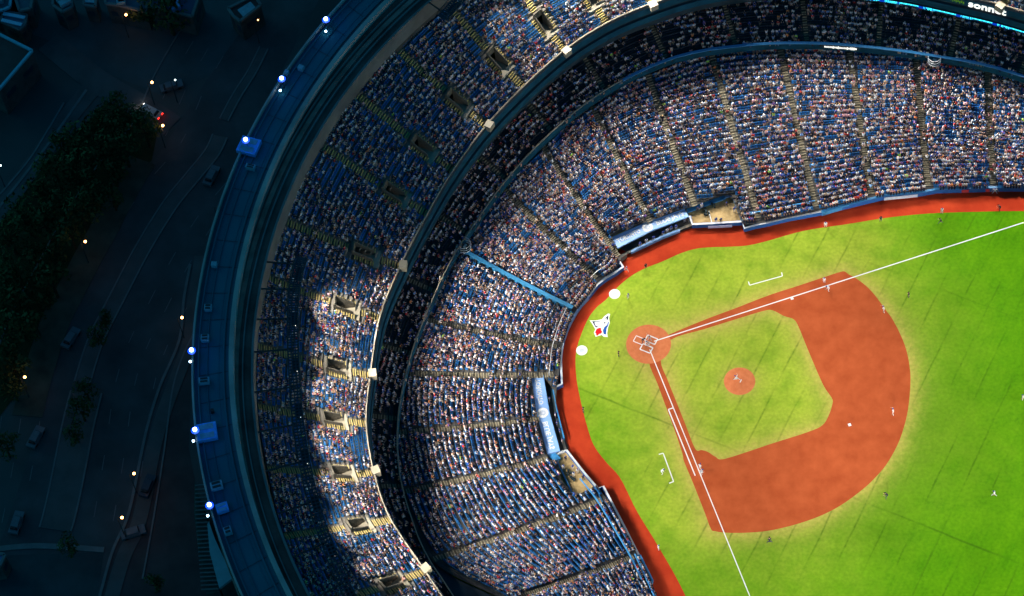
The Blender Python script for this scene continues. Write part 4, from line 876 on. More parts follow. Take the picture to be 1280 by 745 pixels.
FLOODS = [  # side, position, [aim x, y, z, half angle, weight]
    ('L', (-55.5, -10.1, 40.4), [(-44.8, -10.9, 25, 34, 0.2), (-21.7, 19.5, 8, 9, 0.14), (-28.7, 4.5, 8, 9, 0.27), (-31.8, -11.8, 8, 9, 0.16), (-18.8, -40.9, 5, 13, 0.94), (16, -15.1, 0, 14, 0.76)]),
    ('L', (-55.5, -18.6, 40.4), [(-45, -18.4, 25, 24, 0.08), (-45, -18.4, 25, 34, 0.07), (-22.5, -3.3, 5, 13, 0.24), (-7.6, -41, 1, 16, 0.11), (-0.6, -0.4, 0, 13, 0.51)]),
    ('L', (-54.6, -27.1, 40.4), [(-44.5, -25.9, 25, 34, 0.16), (-27.3, 8.3, 8, 9, 1.86), (-23.6, -23.4, 5, 13, 0.37), (-5.1, -44.9, 1, 16, 0.55), (16.1, -18.8, 0, 14, 0.2), (1.9, -37.5, 0, 13, 0.27)]),
    ('L', (-53.4, -35.5, 40.4), [(-43.2, -33.3, 25, 34, 0.19), (-29.4, 2.3, 8, 9, 0.48), (-17.7, 18.4, 7, 7, 0.29), (1.8, -23.8, 0, 14, 0.12)]),
    ('L', (-51.7, -43.8, 40.4), [(-41.3, -40.6, 25, 34, 0.15), (-30.8, -3.9, 8, 9, 0.8), (36, -16.5, 0, 12, 0.21), (6.4, -43.4, 0, 13, 0.14)]),
    ('L', (-49.4, -52, 40.4), [(-38.8, -47.6, 25, 34, 0.16), (-33.3, -45.3, 20, 20, 0.1), (-31.7, -10, 8, 9, 1.36), (-13.8, -11.8, 1, 16, 0.58), (17.5, -24.2, 0, 14, 0.79)]),
    ('L', (-46.3, -59.9, 40.4), [(-35.7, -54.3, 25, 24, 0.16), (-24, -16.3, 5, 13, 0.45), (-32, -16.2, 8, 9, 0.32), (7.9, -57.8, 1, 16, 0.24)]),
    ('L', (-42.7, -67.6, 40.4), [(-23.8, -21.7, 5, 13, 0.21), (-28.3, -38.6, 8, 9, 0.12), (-3.6, -22.1, 0, 13, 0.34)]),
    ('L', (-38.2, -74.8, 40.4), [(-23.1, -27.1, 5, 13, 0.4), (-30.9, -28.5, 8, 9, 0.12), (17.9, -52.2, 0, 13, 0.14)]),
    ('T', (-32.9, 43.6, 40.4), [(-24.5, 14.5, 8, 9, 0.19), (20.9, -3.4, 0, 14, 1.11), (19.8, 20.1, 0, 13, 0.6)]),
    ('T', (-27.7, 50.3, 40.4), [(-19.9, 42.1, 25, 34, 0.084), (19.8, 41.3, 5, 13, 0.32), (-20.9, 2.4, 5, 13, 0.1), (37.5, 47.5, 7, 7, 0.44), (-1.3, -1.9, 0, 13, 0.27)]),
    ('T', (-21.8, 56.4, 40.4), [(-14.3, 47, 25, 34, 0.182), (25.2, 42.5, 5, 13, 0.16), (43.4, 47.1, 7, 7, 0.42), (0.2, 1.4, 0, 13, 0.69)]),
    ('T', (-15, 61.5, 40.4), [(-8.3, 51.3, 25, 34, 0.21), (-5.1, 46.3, 20, 20, 0.014), (30.6, 43.3, 5, 13, 1.17), (-16.6, 12.4, 5, 13, 0.14), (-23.6, 16.3, 8, 9, 0.23), (49.1, 46.1, 7, 7, 0.78), (30.3, 23.1, 0, 13, 0.26)]),
    ('T', (-7.4, 65.4, 40.4), [(-2, 55, 25, 24, 0.028), (-2, 55, 25, 34, 0.224), (-13.7, 17.1, 5, 13, 0.26), (-20.3, 21.6, 8, 9, 0.32), (54.8, 44.7, 7, 7, 2.41), (4.1, 7.6, 0, 13, 0.11)]),
    ('T', (0.6, 68.1, 40.4), [(4.7, 58.2, 25, 24, 0.196), (4.7, 58.2, 25, 34, 0.21), (40.6, 33.3, 1, 16, 0.44), (9.8, 46.2, 8, 9, 0.22), (-10.4, 21.5, 5, 13, 0.46), (-16.6, 26.6, 8, 9, 0.66), (-2.7, 15.2, 1, 16, 0.09), (60.3, 42.7, 7, 7, 1.87), (22.5, 15.8, 0, 14, 0.78), (28.3, 1.9, 0, 14, 0.31)]),
    ('T', (8.9, 70, 40.4), [(45.2, 32.6, 1, 16, 0.27), (-12.4, 31.2, 8, 9, 0.25), (65.6, 40.2, 7, 7, 1.49), (30, 2.6, 0, 14, 0.16)]),
    ('T', (17.2, 71.4, 40.4), [(49.7, 31.6, 1, 16, 0.2), (-2.6, 29.4, 5, 13, 0.79), (-7.8, 35.6, 8, 9, 0.55), (31.8, 3.1, 0, 14, 0.07)]),
    ('T', (25.7, 71.9, 40.4), [(1.9, 32.9, 5, 13, 0.52), (-2.6, 39.5, 8, 9, 0.5), (7.6, 24.6, 1, 16, 0.29), (33.7, 3.4, 0, 14, 0.06)]),
    ('T', (34.2, 71.6, 40.4), [(6.8, 35.9, 5, 13, 0.38), (35.3, 18.5, 0, 14, 0.08), (52.2, 20.1, 0, 13, 0.8)]),
    ('T', (42.6, 70.6, 40.4), [(38.7, 18.4, 0, 14, 0.09)]),
    ('T', (50.9, 68.6, 40.4), [(48.9, 57.4, 20, 20, 0.224), (77.8, 37.1, 8, 9, 0.74), (17.4, 40.5, 5, 13, 0.37), (25.6, 22.1, 0, 13, 0.08)]),
    ('T', (58.9, 65.8, 40.4), [(60.7, 27, 1, 16, 0.24), (23.1, 42.1, 5, 13, 0.17)]),
    ('T', (66.8, 62.7, 40.4), [(73.9, 16.1, 1, 16, 0.18), (70.6, 32.5, 5, 13, 0.22), (29, 43.1, 5, 13, 0.11), (43.3, 2.1, 0, 14, 0.33)]),
    ('T', (74.4, 58.8, 40.4), [(75.4, 28.8, 5, 13, 0.41), (68.8, 21.2, 1, 16, 0.82), (63.2, 37, 5, 13, 0.06), (66.9, 44.1, 8, 9, 0.3), (35, 43.5, 5, 13, 0.43)]),
    ('R', (-26.9, -92.5, 41), [(55.7, 59, 18, 13, 1.13), (25.9, -55.2, 0, 13, 0.12), (-0.1, -33.6, 0, 13, 0.49)]),  # R beams aimed across at the opposite upper stands are an added fill wash
    ('R', (-8.8, -104.5, 41), [(36, -16.5, 0, 12, 0.3), (34.6, -56.5, 0, 13, 0.41), (4.5, -41.1, 0, 13, 0.33)]),
    ('R', (11.4, -112.1, 41), [(36, -16.5, 0, 12, 0.61), (43.4, -55.8, 0, 13, 1.05)]),
    ('R', (32.9, -114.9, 41), [(36, -16.5, 0, 12, 1.2), (36.6, 3.5, 0, 9, 3.14), (51.8, -53.3, 0, 13, 1), (18, -52.2, 0, 13, 1.21)]),
    ('R', (54.5, -112.8, 41), [(-9.7, 46.7, 18, 13, 0.628), (36, -16.5, 0, 12, 0.71), (59.4, -48.9, 0, 13, 1.96), (26.2, -55.3, 0, 13, 1.48)]),
    ('R', (75, -105.9, 41), [(-36.6, 12, 18, 13, 0.807), (36, -16.5, 0, 12, 1.27), (66, -43, 0, 13, 0.67), (35, -56.5, 0, 13, 1.43)]),
    ('R', (93.5, -94.6, 41), [(-10.2, 46.3, 18, 13, 0.386), (71.1, -35.7, 0, 13, 1.04), (43.9, -55.7, 0, 13, 0.22)]),
    ('R', (109, -79.4, 41), [(4, 54.6, 18, 13, 0.0878), (-41.8, -22.3, 18, 13, 0.277), (74.5, -27.4, 0, 13, 0.9), (52.4, -53, 0, 13, 0.22)]),
    ('R', (120.6, -61.2, 41), [(36, -16.5, 0, 12, 0.77), (76, -18.5, 0, 13, 1.31), (60.2, -48.4, 0, 13, 0.33)]),
    ('R', (127.8, -40.7, 41), [(-3.3, 50.9, 18, 13, 0.298), (-40.8, -30.3, 18, 13, 0.899), (36, -16.5, 0, 12, 0.15), (75.4, -9.4, 0, 13, 1.23), (66.7, -42.1, 0, 13, 0.45)]),
    ('R', (130.3, -19.2, 41), [(-17.6, 40.2, 18, 13, 0.123), (36, -16.5, 0, 12, 0.81), (72.7, -0.6, 0, 13, 1.09), (71.8, -34.4, 0, 13, 0.25)]),
    ('R', (127.8, 2.3, 41), [(68.1, 7.3, 0, 13, 0.9)]),
    ('R', (120.6, 22.8, 41), [(36, -16.5, 0, 12, 0.61), (76, -16.6, 0, 13, 0.68)]),
    ('R', (109, 41, 41), [(-41.5, -7.3, 18, 13, 0.079), (63.5, 5.2, 0, 14, 0.22), (36, -16.5, 0, 12, 0.4)]),
    ('R', (93.5, 56.2, 41), [(-12.4, -77.7, 18, 13, 4.43), (45.2, 22.4, 0, 13, 0.77)]),
]
SIDE = {'L': 'under the left gantry', 'T': 'under the top gantry', 'R': 'on the far inner edge of the roof ring'}
ORD = ['first', 'second', 'third', 'fourth', 'fifth', 'sixth', 'seventh', 'eighth', 'ninth', 'tenth', 'eleventh', 'twelfth', 'thirteenth', 'fourteenth', 'fifteenth', 'sixteenth', 'seventeenth', 'eighteenth', 'nineteenth', 'twentieth']
cnt = {}
for side, p, beams in FLOODS:
    k = cnt.get(side, 0); cnt[side] = k + 1
    flood(p, beams, 'floodlight bank ' + SIDE[side] + ', ' + ORD[min(k, 19)] + ' along it')

# ------------------------------------------------------------------ the city outside
def ground_poly(name, pts, z, m_, kind='structure'):
    mb = MB(); mb.poly([(*p[:2], z) for p in AT(pts, z)]); o = mb.build(name, m_)
    if kind: o['kind'] = kind
    return o
def ground_strip(name, pts, width, z, m_, h=.0, kind='structure', parent=None):
    P = AT(pts, z)[:, :2]; P = catmull(P, np.linspace(0, len(P) - 1.001, (len(P) - 1) * 6 + 1)); d = np.gradient(P, axis=0); nn = np.stack([-d[:, 1], d[:, 0]], -1); nn /= np.linalg.norm(nn, axis=1)[:, None]; mb = MB()
    for i in range(len(P) - 1):
        q = [P[i] - nn[i] * width / 2, P[i + 1] - nn[i + 1] * width / 2, P[i + 1] + nn[i + 1] * width / 2, P[i] + nn[i] * width / 2]
        if h: mb.prism(ccw([tuple(k) for k in q]), z - h, z)
        else: mb.face([(*k, z) for k in q])
    o = mb.build(name, m_, parent)
    if kind: o['kind'] = kind
    return o
Z0 = -.33
ground_poly('road', [(430, -60), (330, -60), (265, 90), (200, 190), (130, 300), (80, 420), (40, 560), (0, 680), (-60, 830), (260, 830), (250, 700), (235, 560), (235, 430), (262, 300), (330, 130)], Z0, M['asphalt'])
ground_poly('cross_street', [(-20, 20), (60, 50), (130, 90), (205, 120), (262, 95), (300, 40), (330, -40), (140, -40), (40, -10)], Z0 + .006, mat('street_asphalt', (.07, .095, .10), .9, .25, .12))
ground_strip('pavement', [(60, 52), (120, 100), (180, 135), (215, 158)], 5.0, Z0 + .1, M['pave'], .1)
ground_strip('pavement', [(118, 106), (90, 140), (55, 187), (20, 235), (-20, 285)], 4.0, Z0 + .115, M['pave'], .108)
ground_strip('rail_line', [(108, 112), (80, 152), (48, 196), (-10, 270)], .5, Z0 + .2, M['kerb'], .1)
ground_strip('rail_line', [(80, 128), (58, 165), (32, 205), (-20, 265)], .35, Z0 + .2, M['kerb'], .1)
ground_strip('kerb', [(238, 330), (230, 372), (224, 425), (200, 482), (185, 530), (176, 570), (168, 610), (158, 650), (140, 690), (123, 750), (110, 790)], .5, Z0 + .14, M['kerb'], .14)
ground_strip('pavement', [(252, 320), (243, 380), (236, 430), (212, 495), (197, 540), (188, 580), (181, 620), (171, 660), (153, 700), (136, 760)], 2.6, Z0 + .12, M['pave'], .12)
def median(pts, w, name='median'):
    ground_strip(name, pts, w, Z0 + .12, M['pave'], .12); P = AT(pts, Z0)
    for sg in (-1, 1):
        Q = P.copy(); d = np.gradient(P[:, :2], axis=0); nn = np.stack([-d[:, 1], d[:, 0]], -1); nn /= np.linalg.norm(nn, axis=1)[:, None]
        Q = P[:, :2] + nn * sg * (w / 2 + .15); Q = catmull(Q, np.linspace(0, len(Q) - 1.001, len(Q) * 5)); mb = MB()
        for i in range(len(Q) - 1): mb.bar((*Q[i], Z0 + .08), (*Q[i + 1], Z0 + .08), .3, .17)
        tag(mb.build('kerb', M['kerb']), kind='structure')
median([(275, 170), (265, 191), (240, 222), (217, 250), (197, 280), (178, 312), (162, 342), (147, 371), (134, 396), (122, 420), (112, 448), (103, 478)], 2.6)
median([(108, 490), (98, 530), (90, 570), (82, 610), (74, 645), (69, 662)], 5.4)
median([(330, 60), (315, 90), (296, 120), (280, 150)], 1.4)
ground_strip('verge', [(178, 200), (160, 230), (142, 262), (128, 290), (112, 318), (98, 345), (84, 372), (70, 400), (56, 440), (44, 480), (34, 520)], 5.5, Z0 + .1, mat('verge_soil', (.07, .075, .06), .95, .4, .2), .1)
ground_strip('side_street', [(-20, 688), (45, 682), (130, 687)], 1.0, Z0 + .15, M['kerb'], .15)
ground_poly('plaza', [(140, 690), (160, 640), (180, 575), (240, 440), (236, 560), (262, 700), (300, 830), (110, 830)], Z0 + .003, mat('plaza_paving', (.075, .06, .06), .9, .25, .2))
ground_poly('lower_street', [(-20, 695), (130, 690), (120, 760), (-20, 760)], Z0 + .006, mat('lower_asphalt', (.05, .07, .075), .9, .25, .2))
# lane dashes: parallel to the median
mb = MB(); MED = AT([(330, 60), (296, 120), (265, 191), (217, 250), (178, 312), (147, 371), (122, 420), (103, 478), (90, 560), (76, 640), (60, 720)], Z0 + .02)[:, :2]; MC = catmull(MED, np.linspace(0, 9.99, 400)); d = np.gradient(MC, axis=0)
nn = np.stack([-d[:, 1], d[:, 0]], -1); nn /= np.linalg.norm(nn, axis=1)[:, None]; L = np.r_[0, np.cumsum(np.linalg.norm(np.diff(MC, axis=0), axis=1))]
for off in (-13.5, -10, -6.5, 6, 9.5, 13):
    for s0 in np.arange(2 + (off % 3), L[-1] - 6, 9.0):
        a, b = [np.array([np.interp(q, L, MC[:, k] + off * nn[:, k]) for k in (0, 1)]) for q in (s0, s0 + 3)]; strip(mb, a, b, .16, Z0 + .02)
tag(mb.build('lane_markings', M['mark']), kind='structure')
for off in (-17, 16.5):
    mb = MB(); Q = MC + nn * off
    for i in range(0, 396, 4): mb.bar((*Q[i], Z0 + .07), (*Q[i + 4], Z0 + .07), .3, .15)
    tag(mb.build('kerb', M['kerb']), kind='structure')

def leaf_mesh(name, R_, H_, n, seed):
    r = np.random.default_rng(seed); mb = MB(); cl = [(r.uniform(-.6, .6) * R_, r.uniform(-.6, .6) * R_, H_ * r.uniform(.45, .9), R_ * r.uniform(.3, .55)) for _ in range(9)]
    for k in range(n):
        c = cl[k % 9]; v = r.normal(size=3); v /= np.linalg.norm(v); p = np.array(c[:3]) + v * c[3] * r.uniform(.6, 1.05); a = r.normal(size=3); a /= np.linalg.norm(a); b = np.cross(a, v); s_ = r.uniform(.18, .4)
        mb.face([p - a * s_, p + b * s_ * .6, p + a * s_, p - b * s_ * .6])
    me = bpy.data.meshes.new(name); me.from_pydata(mb.v, [], mb.f); me.materials.append(M['leaf']); return me
LV = [leaf_mesh('crown', 2.6, 6.0, 420, s_) for s_ in range(4)]
tb = MB(); tb.tube((0, 0, 0), (.1, 0, 3.2), .22, .12, 7)
for a in range(4): tb.tube((.1, 0, 2.2 + a * .25), (1.3 * math.cos(a * 1.7), 1.3 * math.sin(a * 1.7), 4.2), .09, .03, 5)
trunk_me = bpy.data.meshes.new('trunk'); trunk_me.from_pydata(tb.v, [], tb.f); trunk_me.materials.append(M['bark'])
def tree(u, v, s_, lab, grp, k):
    c = at(u, v, 0); t = tag(empty('tree', (c[0], c[1], Z0), k * 1.7), lab, 'tree', grp); t.scale = (s_, s_, s_ * (.9 + .2 * ((k * 7) % 5) / 5)); link('trunk', trunk_me, t); link('crown', LV[k % 4], t); return t
def link_mesh(name, me, parent):
    o = bpy.data.objects.new(name, me); COL.objects.link(o); o.parent = parent; return o
GROVE = [(150, 150), (172, 158), (130, 168), (152, 178), (184, 182), (112, 188), (135, 200), (165, 205), (92, 210), (115, 222), (145, 228), (74, 236), (98, 246), (125, 254), (55, 262), (82, 272), (108, 280), (36, 290), (62, 300), (90, 306), (18, 318), (44, 328), (70, 334),
         (4, 350), (28, 358), (54, 362), (14, 388), (40, 392), (4, 418), (28, 424), (10, 452), (8, 486), (24, 474), (70, 372), (48, 420)]
r = random.Random(3)
TENS = ['', '', 'twenty-', 'thirty-']; ONES = ['', 'first', 'second', 'third', 'fourth', 'fifth', 'sixth', 'seventh', 'eighth', 'ninth']; TEEN = ['tenth', 'eleventh', 'twelfth', 'thirteenth', 'fourteenth', 'fifteenth', 'sixteenth', 'seventeenth', 'eighteenth', 'nineteenth']
def ordinal(n): return ONES[n] if n < 10 else TEEN[n - 10] if n < 20 else {20: 'twentieth', 30: 'thirtieth'}.get(n) or TENS[n // 10] + ONES[n % 10]
for k, (u, v) in enumerate(sorted(GROVE, key=lambda q: q[1])): tree(u + r.uniform(-4, 4), v + r.uniform(-4, 4), r.uniform(1.1, 1.7), 'dark tree of the unlit grove, ' + ordinal(k + 1) + ' down from its upper tip', 'trees of the dark grove', k)
OWN = [((186, 30), 1.5, 'dark round tree by the street at top left, the left one of a close pair'), ((217, 42), 1.7, 'dark round tree by the street at top left, the right one of a close pair'), ((145, 262), 1.0, 'lone dark tree on the verge between grove and road'),
       ((128, 430), 1.0, 'upper tree of the highway median above its rounded end'), ((133, 408), .8, 'topmost small tree of the highway median'), ((112, 500), 1.0, 'median tree just above the wide kerbed island'), ((106, 525), 1.1, 'tree on the top of the wide kerbed island'), ((98, 552), .9, 'lower tree on the wide kerbed island'),
       ((62, 385), .9, 'small tree on the verge beside the highway, above the orange lamp'), ((22, 500), 1.1, 'tree at the left edge beside the lowest orange lamp of the grove'), ((12, 570), 1.2, 'dark tree near the left edge below the grove'), ((90, 690), .9, 'small tree below the rounded island end'), ((197, 738), .8, 'small tree on the plaza at the bottom')]
for k, (p, s_, lab) in enumerate(OWN): tree(p[0], p[1], s_, lab, None, k + 50)
tag(ground_poly('lawn', [(135, 125), (200, 150), (190, 200), (150, 245), (105, 330), (60, 440), (-30, 560), (-30, 290), (60, 200)], Z0 + .04, mat('lawn', (.03, .04, .018), .95, .4, .15)), kind='structure')

# street lamps
o_bulb = mat('orange_bulb', (1, .7, .4), emit=(1, .42, .12), estr=14); w_bulb = mat('white_bulb', (1, 1, 1), emit=(.75, 1, .95), estr=8)
def street_lamp(u, v, lab, col_='o', e=260, r_=.30, hgt=7.0):
    c = at(u, v, hgt); t = tag(empty('street_lamp', (c[0], c[1], Z0)), lab, 'street lamp', 'street lamps outside the stadium'); mb = MB(); mb.tube((-.9, 0, 0), (-.9, 0, hgt), .1, .06); mb.tube((-.9, 0, hgt), (0, 0, hgt + .35), .05, .05, 5); mb.build('pole', M['steel'], t)
    mb = MB(); zc = hgt + .35
    for k in range(4):
        a0, a1 = -math.pi / 2 + math.pi * k / 4, -math.pi / 2 + math.pi * (k + 1) / 4; mb.tube((0, 0, zc + r_ * math.sin(a0)), (0, 0, zc + r_ * math.sin(a1)), max(.01, r_ * math.cos(a0)), max(.01, r_ * math.cos(a1)), 8)
    mb.build('lamp_head', o_bulb if col_ == 'o' else w_bulb, t)
    if e:
        l = bpy.data.lights.new('lamp_light', 'POINT'); l.energy = e; l.color = (1, .5, .2) if col_ == 'o' else (.8, .9, 1); l.shadow_soft_size = .3; lo = bpy.data.objects.new('lamp_light', l); COL.objects.link(lo); lo.parent = t; lo.location = (0, 0, hgt - .4)
for (u, v, lab) in [(157.5, 18.5, 'orange street lamp at the top, above the pair of round trees'), (190, 103, 'orange street lamp beside the cross street, left of two small white lamps'), (203.5, 157, 'orange street lamp at the upper right tip of the dark grove'),
                    (106.5, 302, 'orange street lamp on the verge halfway down the grove'), (227.5, 397, 'orange street lamp on the kerb close to the stadium wall'), (31, 471.5, 'orange street lamp at the lower left end of the grove'),
                    (167.5, 592, 'orange street lamp on the kerb, upper of the two at the plaza'), (152.5, 647, 'orange street lamp on the kerb, lower of the two at the plaza'), (322.5, 25, 'faint orange street lamp between top street and roof ring')]:
    street_lamp(u, v, lab, e=35 if u != 322.5 else 0, r_=.26 if u != 322.5 else .14)
for (u, v, lab) in [(219, 100, 'small white street lamp right of the orange one on the cross street'), (273.5, 258, 'tiny white lamp hugging the outside of the roof ring'), (.8, 207, 'small white lamp at the very left edge beside the road')]: street_lamp(u, v, lab, 'w', 0, .16)

# vehicles
def vehicle(u, v, ang, body_m, lab, length=4.4, head=False):
    c = at(u, v, .6); t = tag(empty('parked_car' if not head else 'car', (c[0], c[1], Z0), ang), lab, 'car', 'cars outside the stadium'); L_ = length; mb = MB()
    mb.box((0, 0, .55), (L_, 1.8, .5), taper=.97); mb.box((-.1, 0, 1.05), (L_ * .55, 1.55, .5), taper=.82); mb.build('body', body_m, t)
    mb = MB(); mb.box((L_ * .19, 0, 1.03), (.5, 1.4, .42), taper=.6); mb.build('windscreen', M['black'], t); mb = MB(); mb.box((-L_ * .3, 0, 1.03), (.45, 1.4, .4), taper=.6); mb.build('rear_window', M['black'], t)
    for sx in (-1, 1):
        for sy in (-1, 1): mb = MB(); mb.tube((sx * L_ * .31, sy * .72, .32), (sx * L_ * .31, sy * .92, .32), .32, .32, 10); mb.build('wheel', M['black'], t)
    if head:
        for sy in (-1, 1):
            mb = MB(); mb.box((L_ / 2 + .02, sy * .6, .6), (.1, .35, .2)); mb.build('headlight', mat('headlight', (1, 1, 1), emit=(1, .95, .85), estr=20), t)
            mb = MB(); mb.box((-L_ / 2 - .02, sy * .6, .62), (.1, .35, .18)); mb.build('tail_light', mat('tail_light', (.8, 0, 0), emit=(1, .02, .01), estr=6), t)
cars = {'grey': mat('grey_paint', (.10, .12, .14), .4), 'dark': mat('dark_paint', (.03, .04, .06), .3), 'white': mat('white_car_paint', (.45, .45, .45), .4), 'blue': mat('blue_paint', (.05, .12, .3), .3)}
vehicle(188.5, 138, math.radians(150), cars['white'], 'white car with bright headlights and red tail lights by the tip of the grove', head=True)
vehicle(214, 106, math.radians(20), cars['grey'], 'pale car waiting on the cross street under the small white lamp')
vehicle(264, 218, math.radians(70), cars['grey'], 'grey car driving on the highway close to the roof ring')

vehicle(88, 421, math.radians(65), cars['grey'], 'grey car on the highway left of the median trees')
vehicle(44, 545, math.radians(70), cars['grey'], 'grey car on the outer highway lane, lower left')
vehicle(184, 606, math.radians(75), cars['dark'], 'dark car on the plaza beside the upper plaza lamp')
vehicle(166, 664, math.radians(20), cars['grey'], 'grey car on the plaza below the lower plaza lamp')


vehicle(20, 652, math.radians(80), cars['grey'], 'grey car near the left edge above the pale kerb line')

# low buildings at top left
def building(pts, z, mroof, mwall, lab, edge=None, stripes=0, units=0, mst=None):
    P = AT(pts, z)[:, :2]; c = P.mean(0); P = ccw([tuple(p - c) for p in P]); t = tag(empty('low_building', (*c, Z0)), lab, 'building'); mb = MB(); mb.prism(P, 0, z - .1); mb.build('wall', mwall, t); mb = MB(); mb.prism([(p[0] * .985, p[1] * .985) for p in P], z - .1, z + .02); mb.build('roof', mroof, t); n = len(P)
    mb = MB()
    for i in range(n): mb.bar((*P[i], z + .2), (*P[(i + 1) % n], z + .2), .5, .5)
    mb.build('roof_edge', edge or M['kerb'], t); P = [np.array(p) for p in P]
    for k in range(stripes):
        f = (k + .5) / stripes; a, b = P[0] * (1 - f) + P[3] * f, P[1] * (1 - f) + P[2] * f; mb = MB(); mb.bar((*(a * .92), z + .2), (*(b * .92), z + .2), np.linalg.norm(P[0] - P[3]) / stripes * .5, .4); mb.build('skylight', mst or M['unit'], t)
    r_ = random.Random(len(lab))
    for k in range(units):
        w = [r_.random() + .1 for _ in P]; q = sum(p * x for p, x in zip(P, w)) / sum(w); mb = MB(); mb.box((*q, z + .6), (r_.uniform(1, 2.2), r_.uniform(.8, 1.6), 1.1), r_.random()); mb.build('roof_unit', mst or M['unit'], t)
    nw = max(2, int(np.linalg.norm(P[1] - P[0]) / 3.5)); 
    for i in range(n):
        a, b = P[i], P[(i + 1) % n]; nn_ = np.array([(b - a)[1], -(b - a)[0]]); nn_ = nn_ / np.linalg.norm(nn_) * .03; L_ = np.linalg.norm(b - a); k_ = max(1, int(L_ / 4))
        for q in range(min(k_, 6)): s0, s1 = a + (b - a) * (q + .25) / k_ + nn_, a + (b - a) * (q + .75) / k_ + nn_; mb = MB(); mb.bar((*s0, z * .55), (*s1, z * .55), .08, 1.4); mb.build('window', M['teal_dark'], t)
teal_e = mat('teal_roof_edge', (.10, .42, .52), .5, .15); dimteal = mat('teal_roof', (.03, .10, .13), .6, .3, .3); brown = mat('brown_roof', (.10, .07, .065), .8, .3, .2); wl = M['concrete_dark']
building([(-30, 28), (40, 63), (-2, 112), (-60, 80)], 8, brown, wl, 'flat brown roofed building with a teal outlined edge at the left', teal_e)
building([(1, 26), (4, 15), (33, 18), (31, 30), (24, 37)], 5, mat('pale_roof', (.12, .26, .36), .5, .2), wl, 'small building with two pale blue roof stripes at top left', None, 0, 0)
mb = MB()
for (a, b) in (((4, 17), (31, 22)), ((2, 25), (27, 31))): p, q = at(*a, 5.3), at(*b, 5.3); mb.bar(tuple(p), tuple(q), .7, .25)
o = mb.build('awning', mat('pale_blue_awning', (.35, .6, .75), .5, .1)); tag(o, 'pair of pale blue awning strips on the small building at top left', 'awning')
building([(-10, -12), (15, -12), (12, 8), (4, 12), (-10, 14)], 6, dimteal, wl, 'teal roofed building in the very top left corner', teal_e, 0, 1)
building([(16, -12), (42, -12), (38, 10), (24, 13)], 6, dimteal, wl, 'dim teal roofed building right of the corner one')
building([(66, -10), (88, -10), (90, 8), (78, 14), (66, 6)], 6, brown, wl, 'low brown roofed hut at the top, third from the corner', None, 0, 2)
building([(104, -8), (120, -8), (119, 8), (105, 6)], 5, dimteal, wl, 'small teal roofed kiosk at the top', None, 1)
building([(130, -10), (185, -2), (182, 14), (148, 6), (132, 4)], 6, mat('blue_roof', (.02, .09, .14), .6, .3, .3), wl, 'long dark blue roofed shed above the orange lamp', None, 0, 2)
building([(190, -10), (250, -10), (240, 20), (215, 14), (190, 8)], 6, mat('navy_roof', (.015, .05, .12), .6, .3, .3), wl, 'dark blue roofed block with many pale roof boxes at the top', None, 0, 9, mat('pale_blue_box', (.15, .3, .6), .5, .2))
building([(285, 10), (318, -6), (326, 6), (300, 26), (292, 20)], 6, brown, wl, 'low brown block near the ring at the top', None, 1)
building([(-20, 688), (6, 693), (0, 707), (-20, 712)], 5, mat('mid_blue_roof', (.06, .2, .42), .5, .15), wl, 'little blue roofed box at the lower left edge')  # brighter blue roof colour than the other blue roofs
# podium roof hugging the outer wall at lower left
P = AT([(261, 652), (268, 672), (291, 722), (274, 735), (262, 690), (259, 655)], 14)[:, :2]; c = P.mean(0); t = tag(empty('podium_roof', (*c, Z0)), 'pale wedge shaped podium roof against the outer wall at lower left', 'canopy'); mb = MB(); mb.prism(ccw([tuple(p - c) for p in P]), 13.6, 14.3); mb.build('roof', mat('grey_teal_roof', (.16, .36, .42), .6, .12, .5), t)
mb = MB(); mb.prism(ccw([tuple((p - c) * .9) for p in P]), 0, 13.6); mb.build('wall', M['concrete_dark'], t)
P = AT([(243, 600), (258, 650), (262, 690), (274, 738), (258, 742), (248, 690), (242, 640)], 12)[:, :2]; c = P.mean(0); t = tag(empty('louvred_screen', (*c, Z0)), 'dark green louvred screen beside the podium roof', 'screen'); mb = MB(); mb.prism(ccw([tuple(p - c) for p in P]), 11.7, 12); mb.build('deck', mat('green_deck', (.03, .09, .075), .7, .2, 1), t)
for k in range(26):
    y = 606 + k * 5.2; a, b = at(243.5 + max(0, (y - 640) * .08), y, 12.2), at(256 + (y - 606) * .13, y - 1, 12.2); mb = MB(); mb.bar(tuple(a - [*c, 0]), tuple(b - [*c, 0]), .18, .3); mb.build('louvre', M['kerb'], t)
mb = MB(); mb.prism(ccw([tuple((p - c) * .92) for p in P]), 0, 11.7); mb.build('wall', M['concrete_dark'], t)

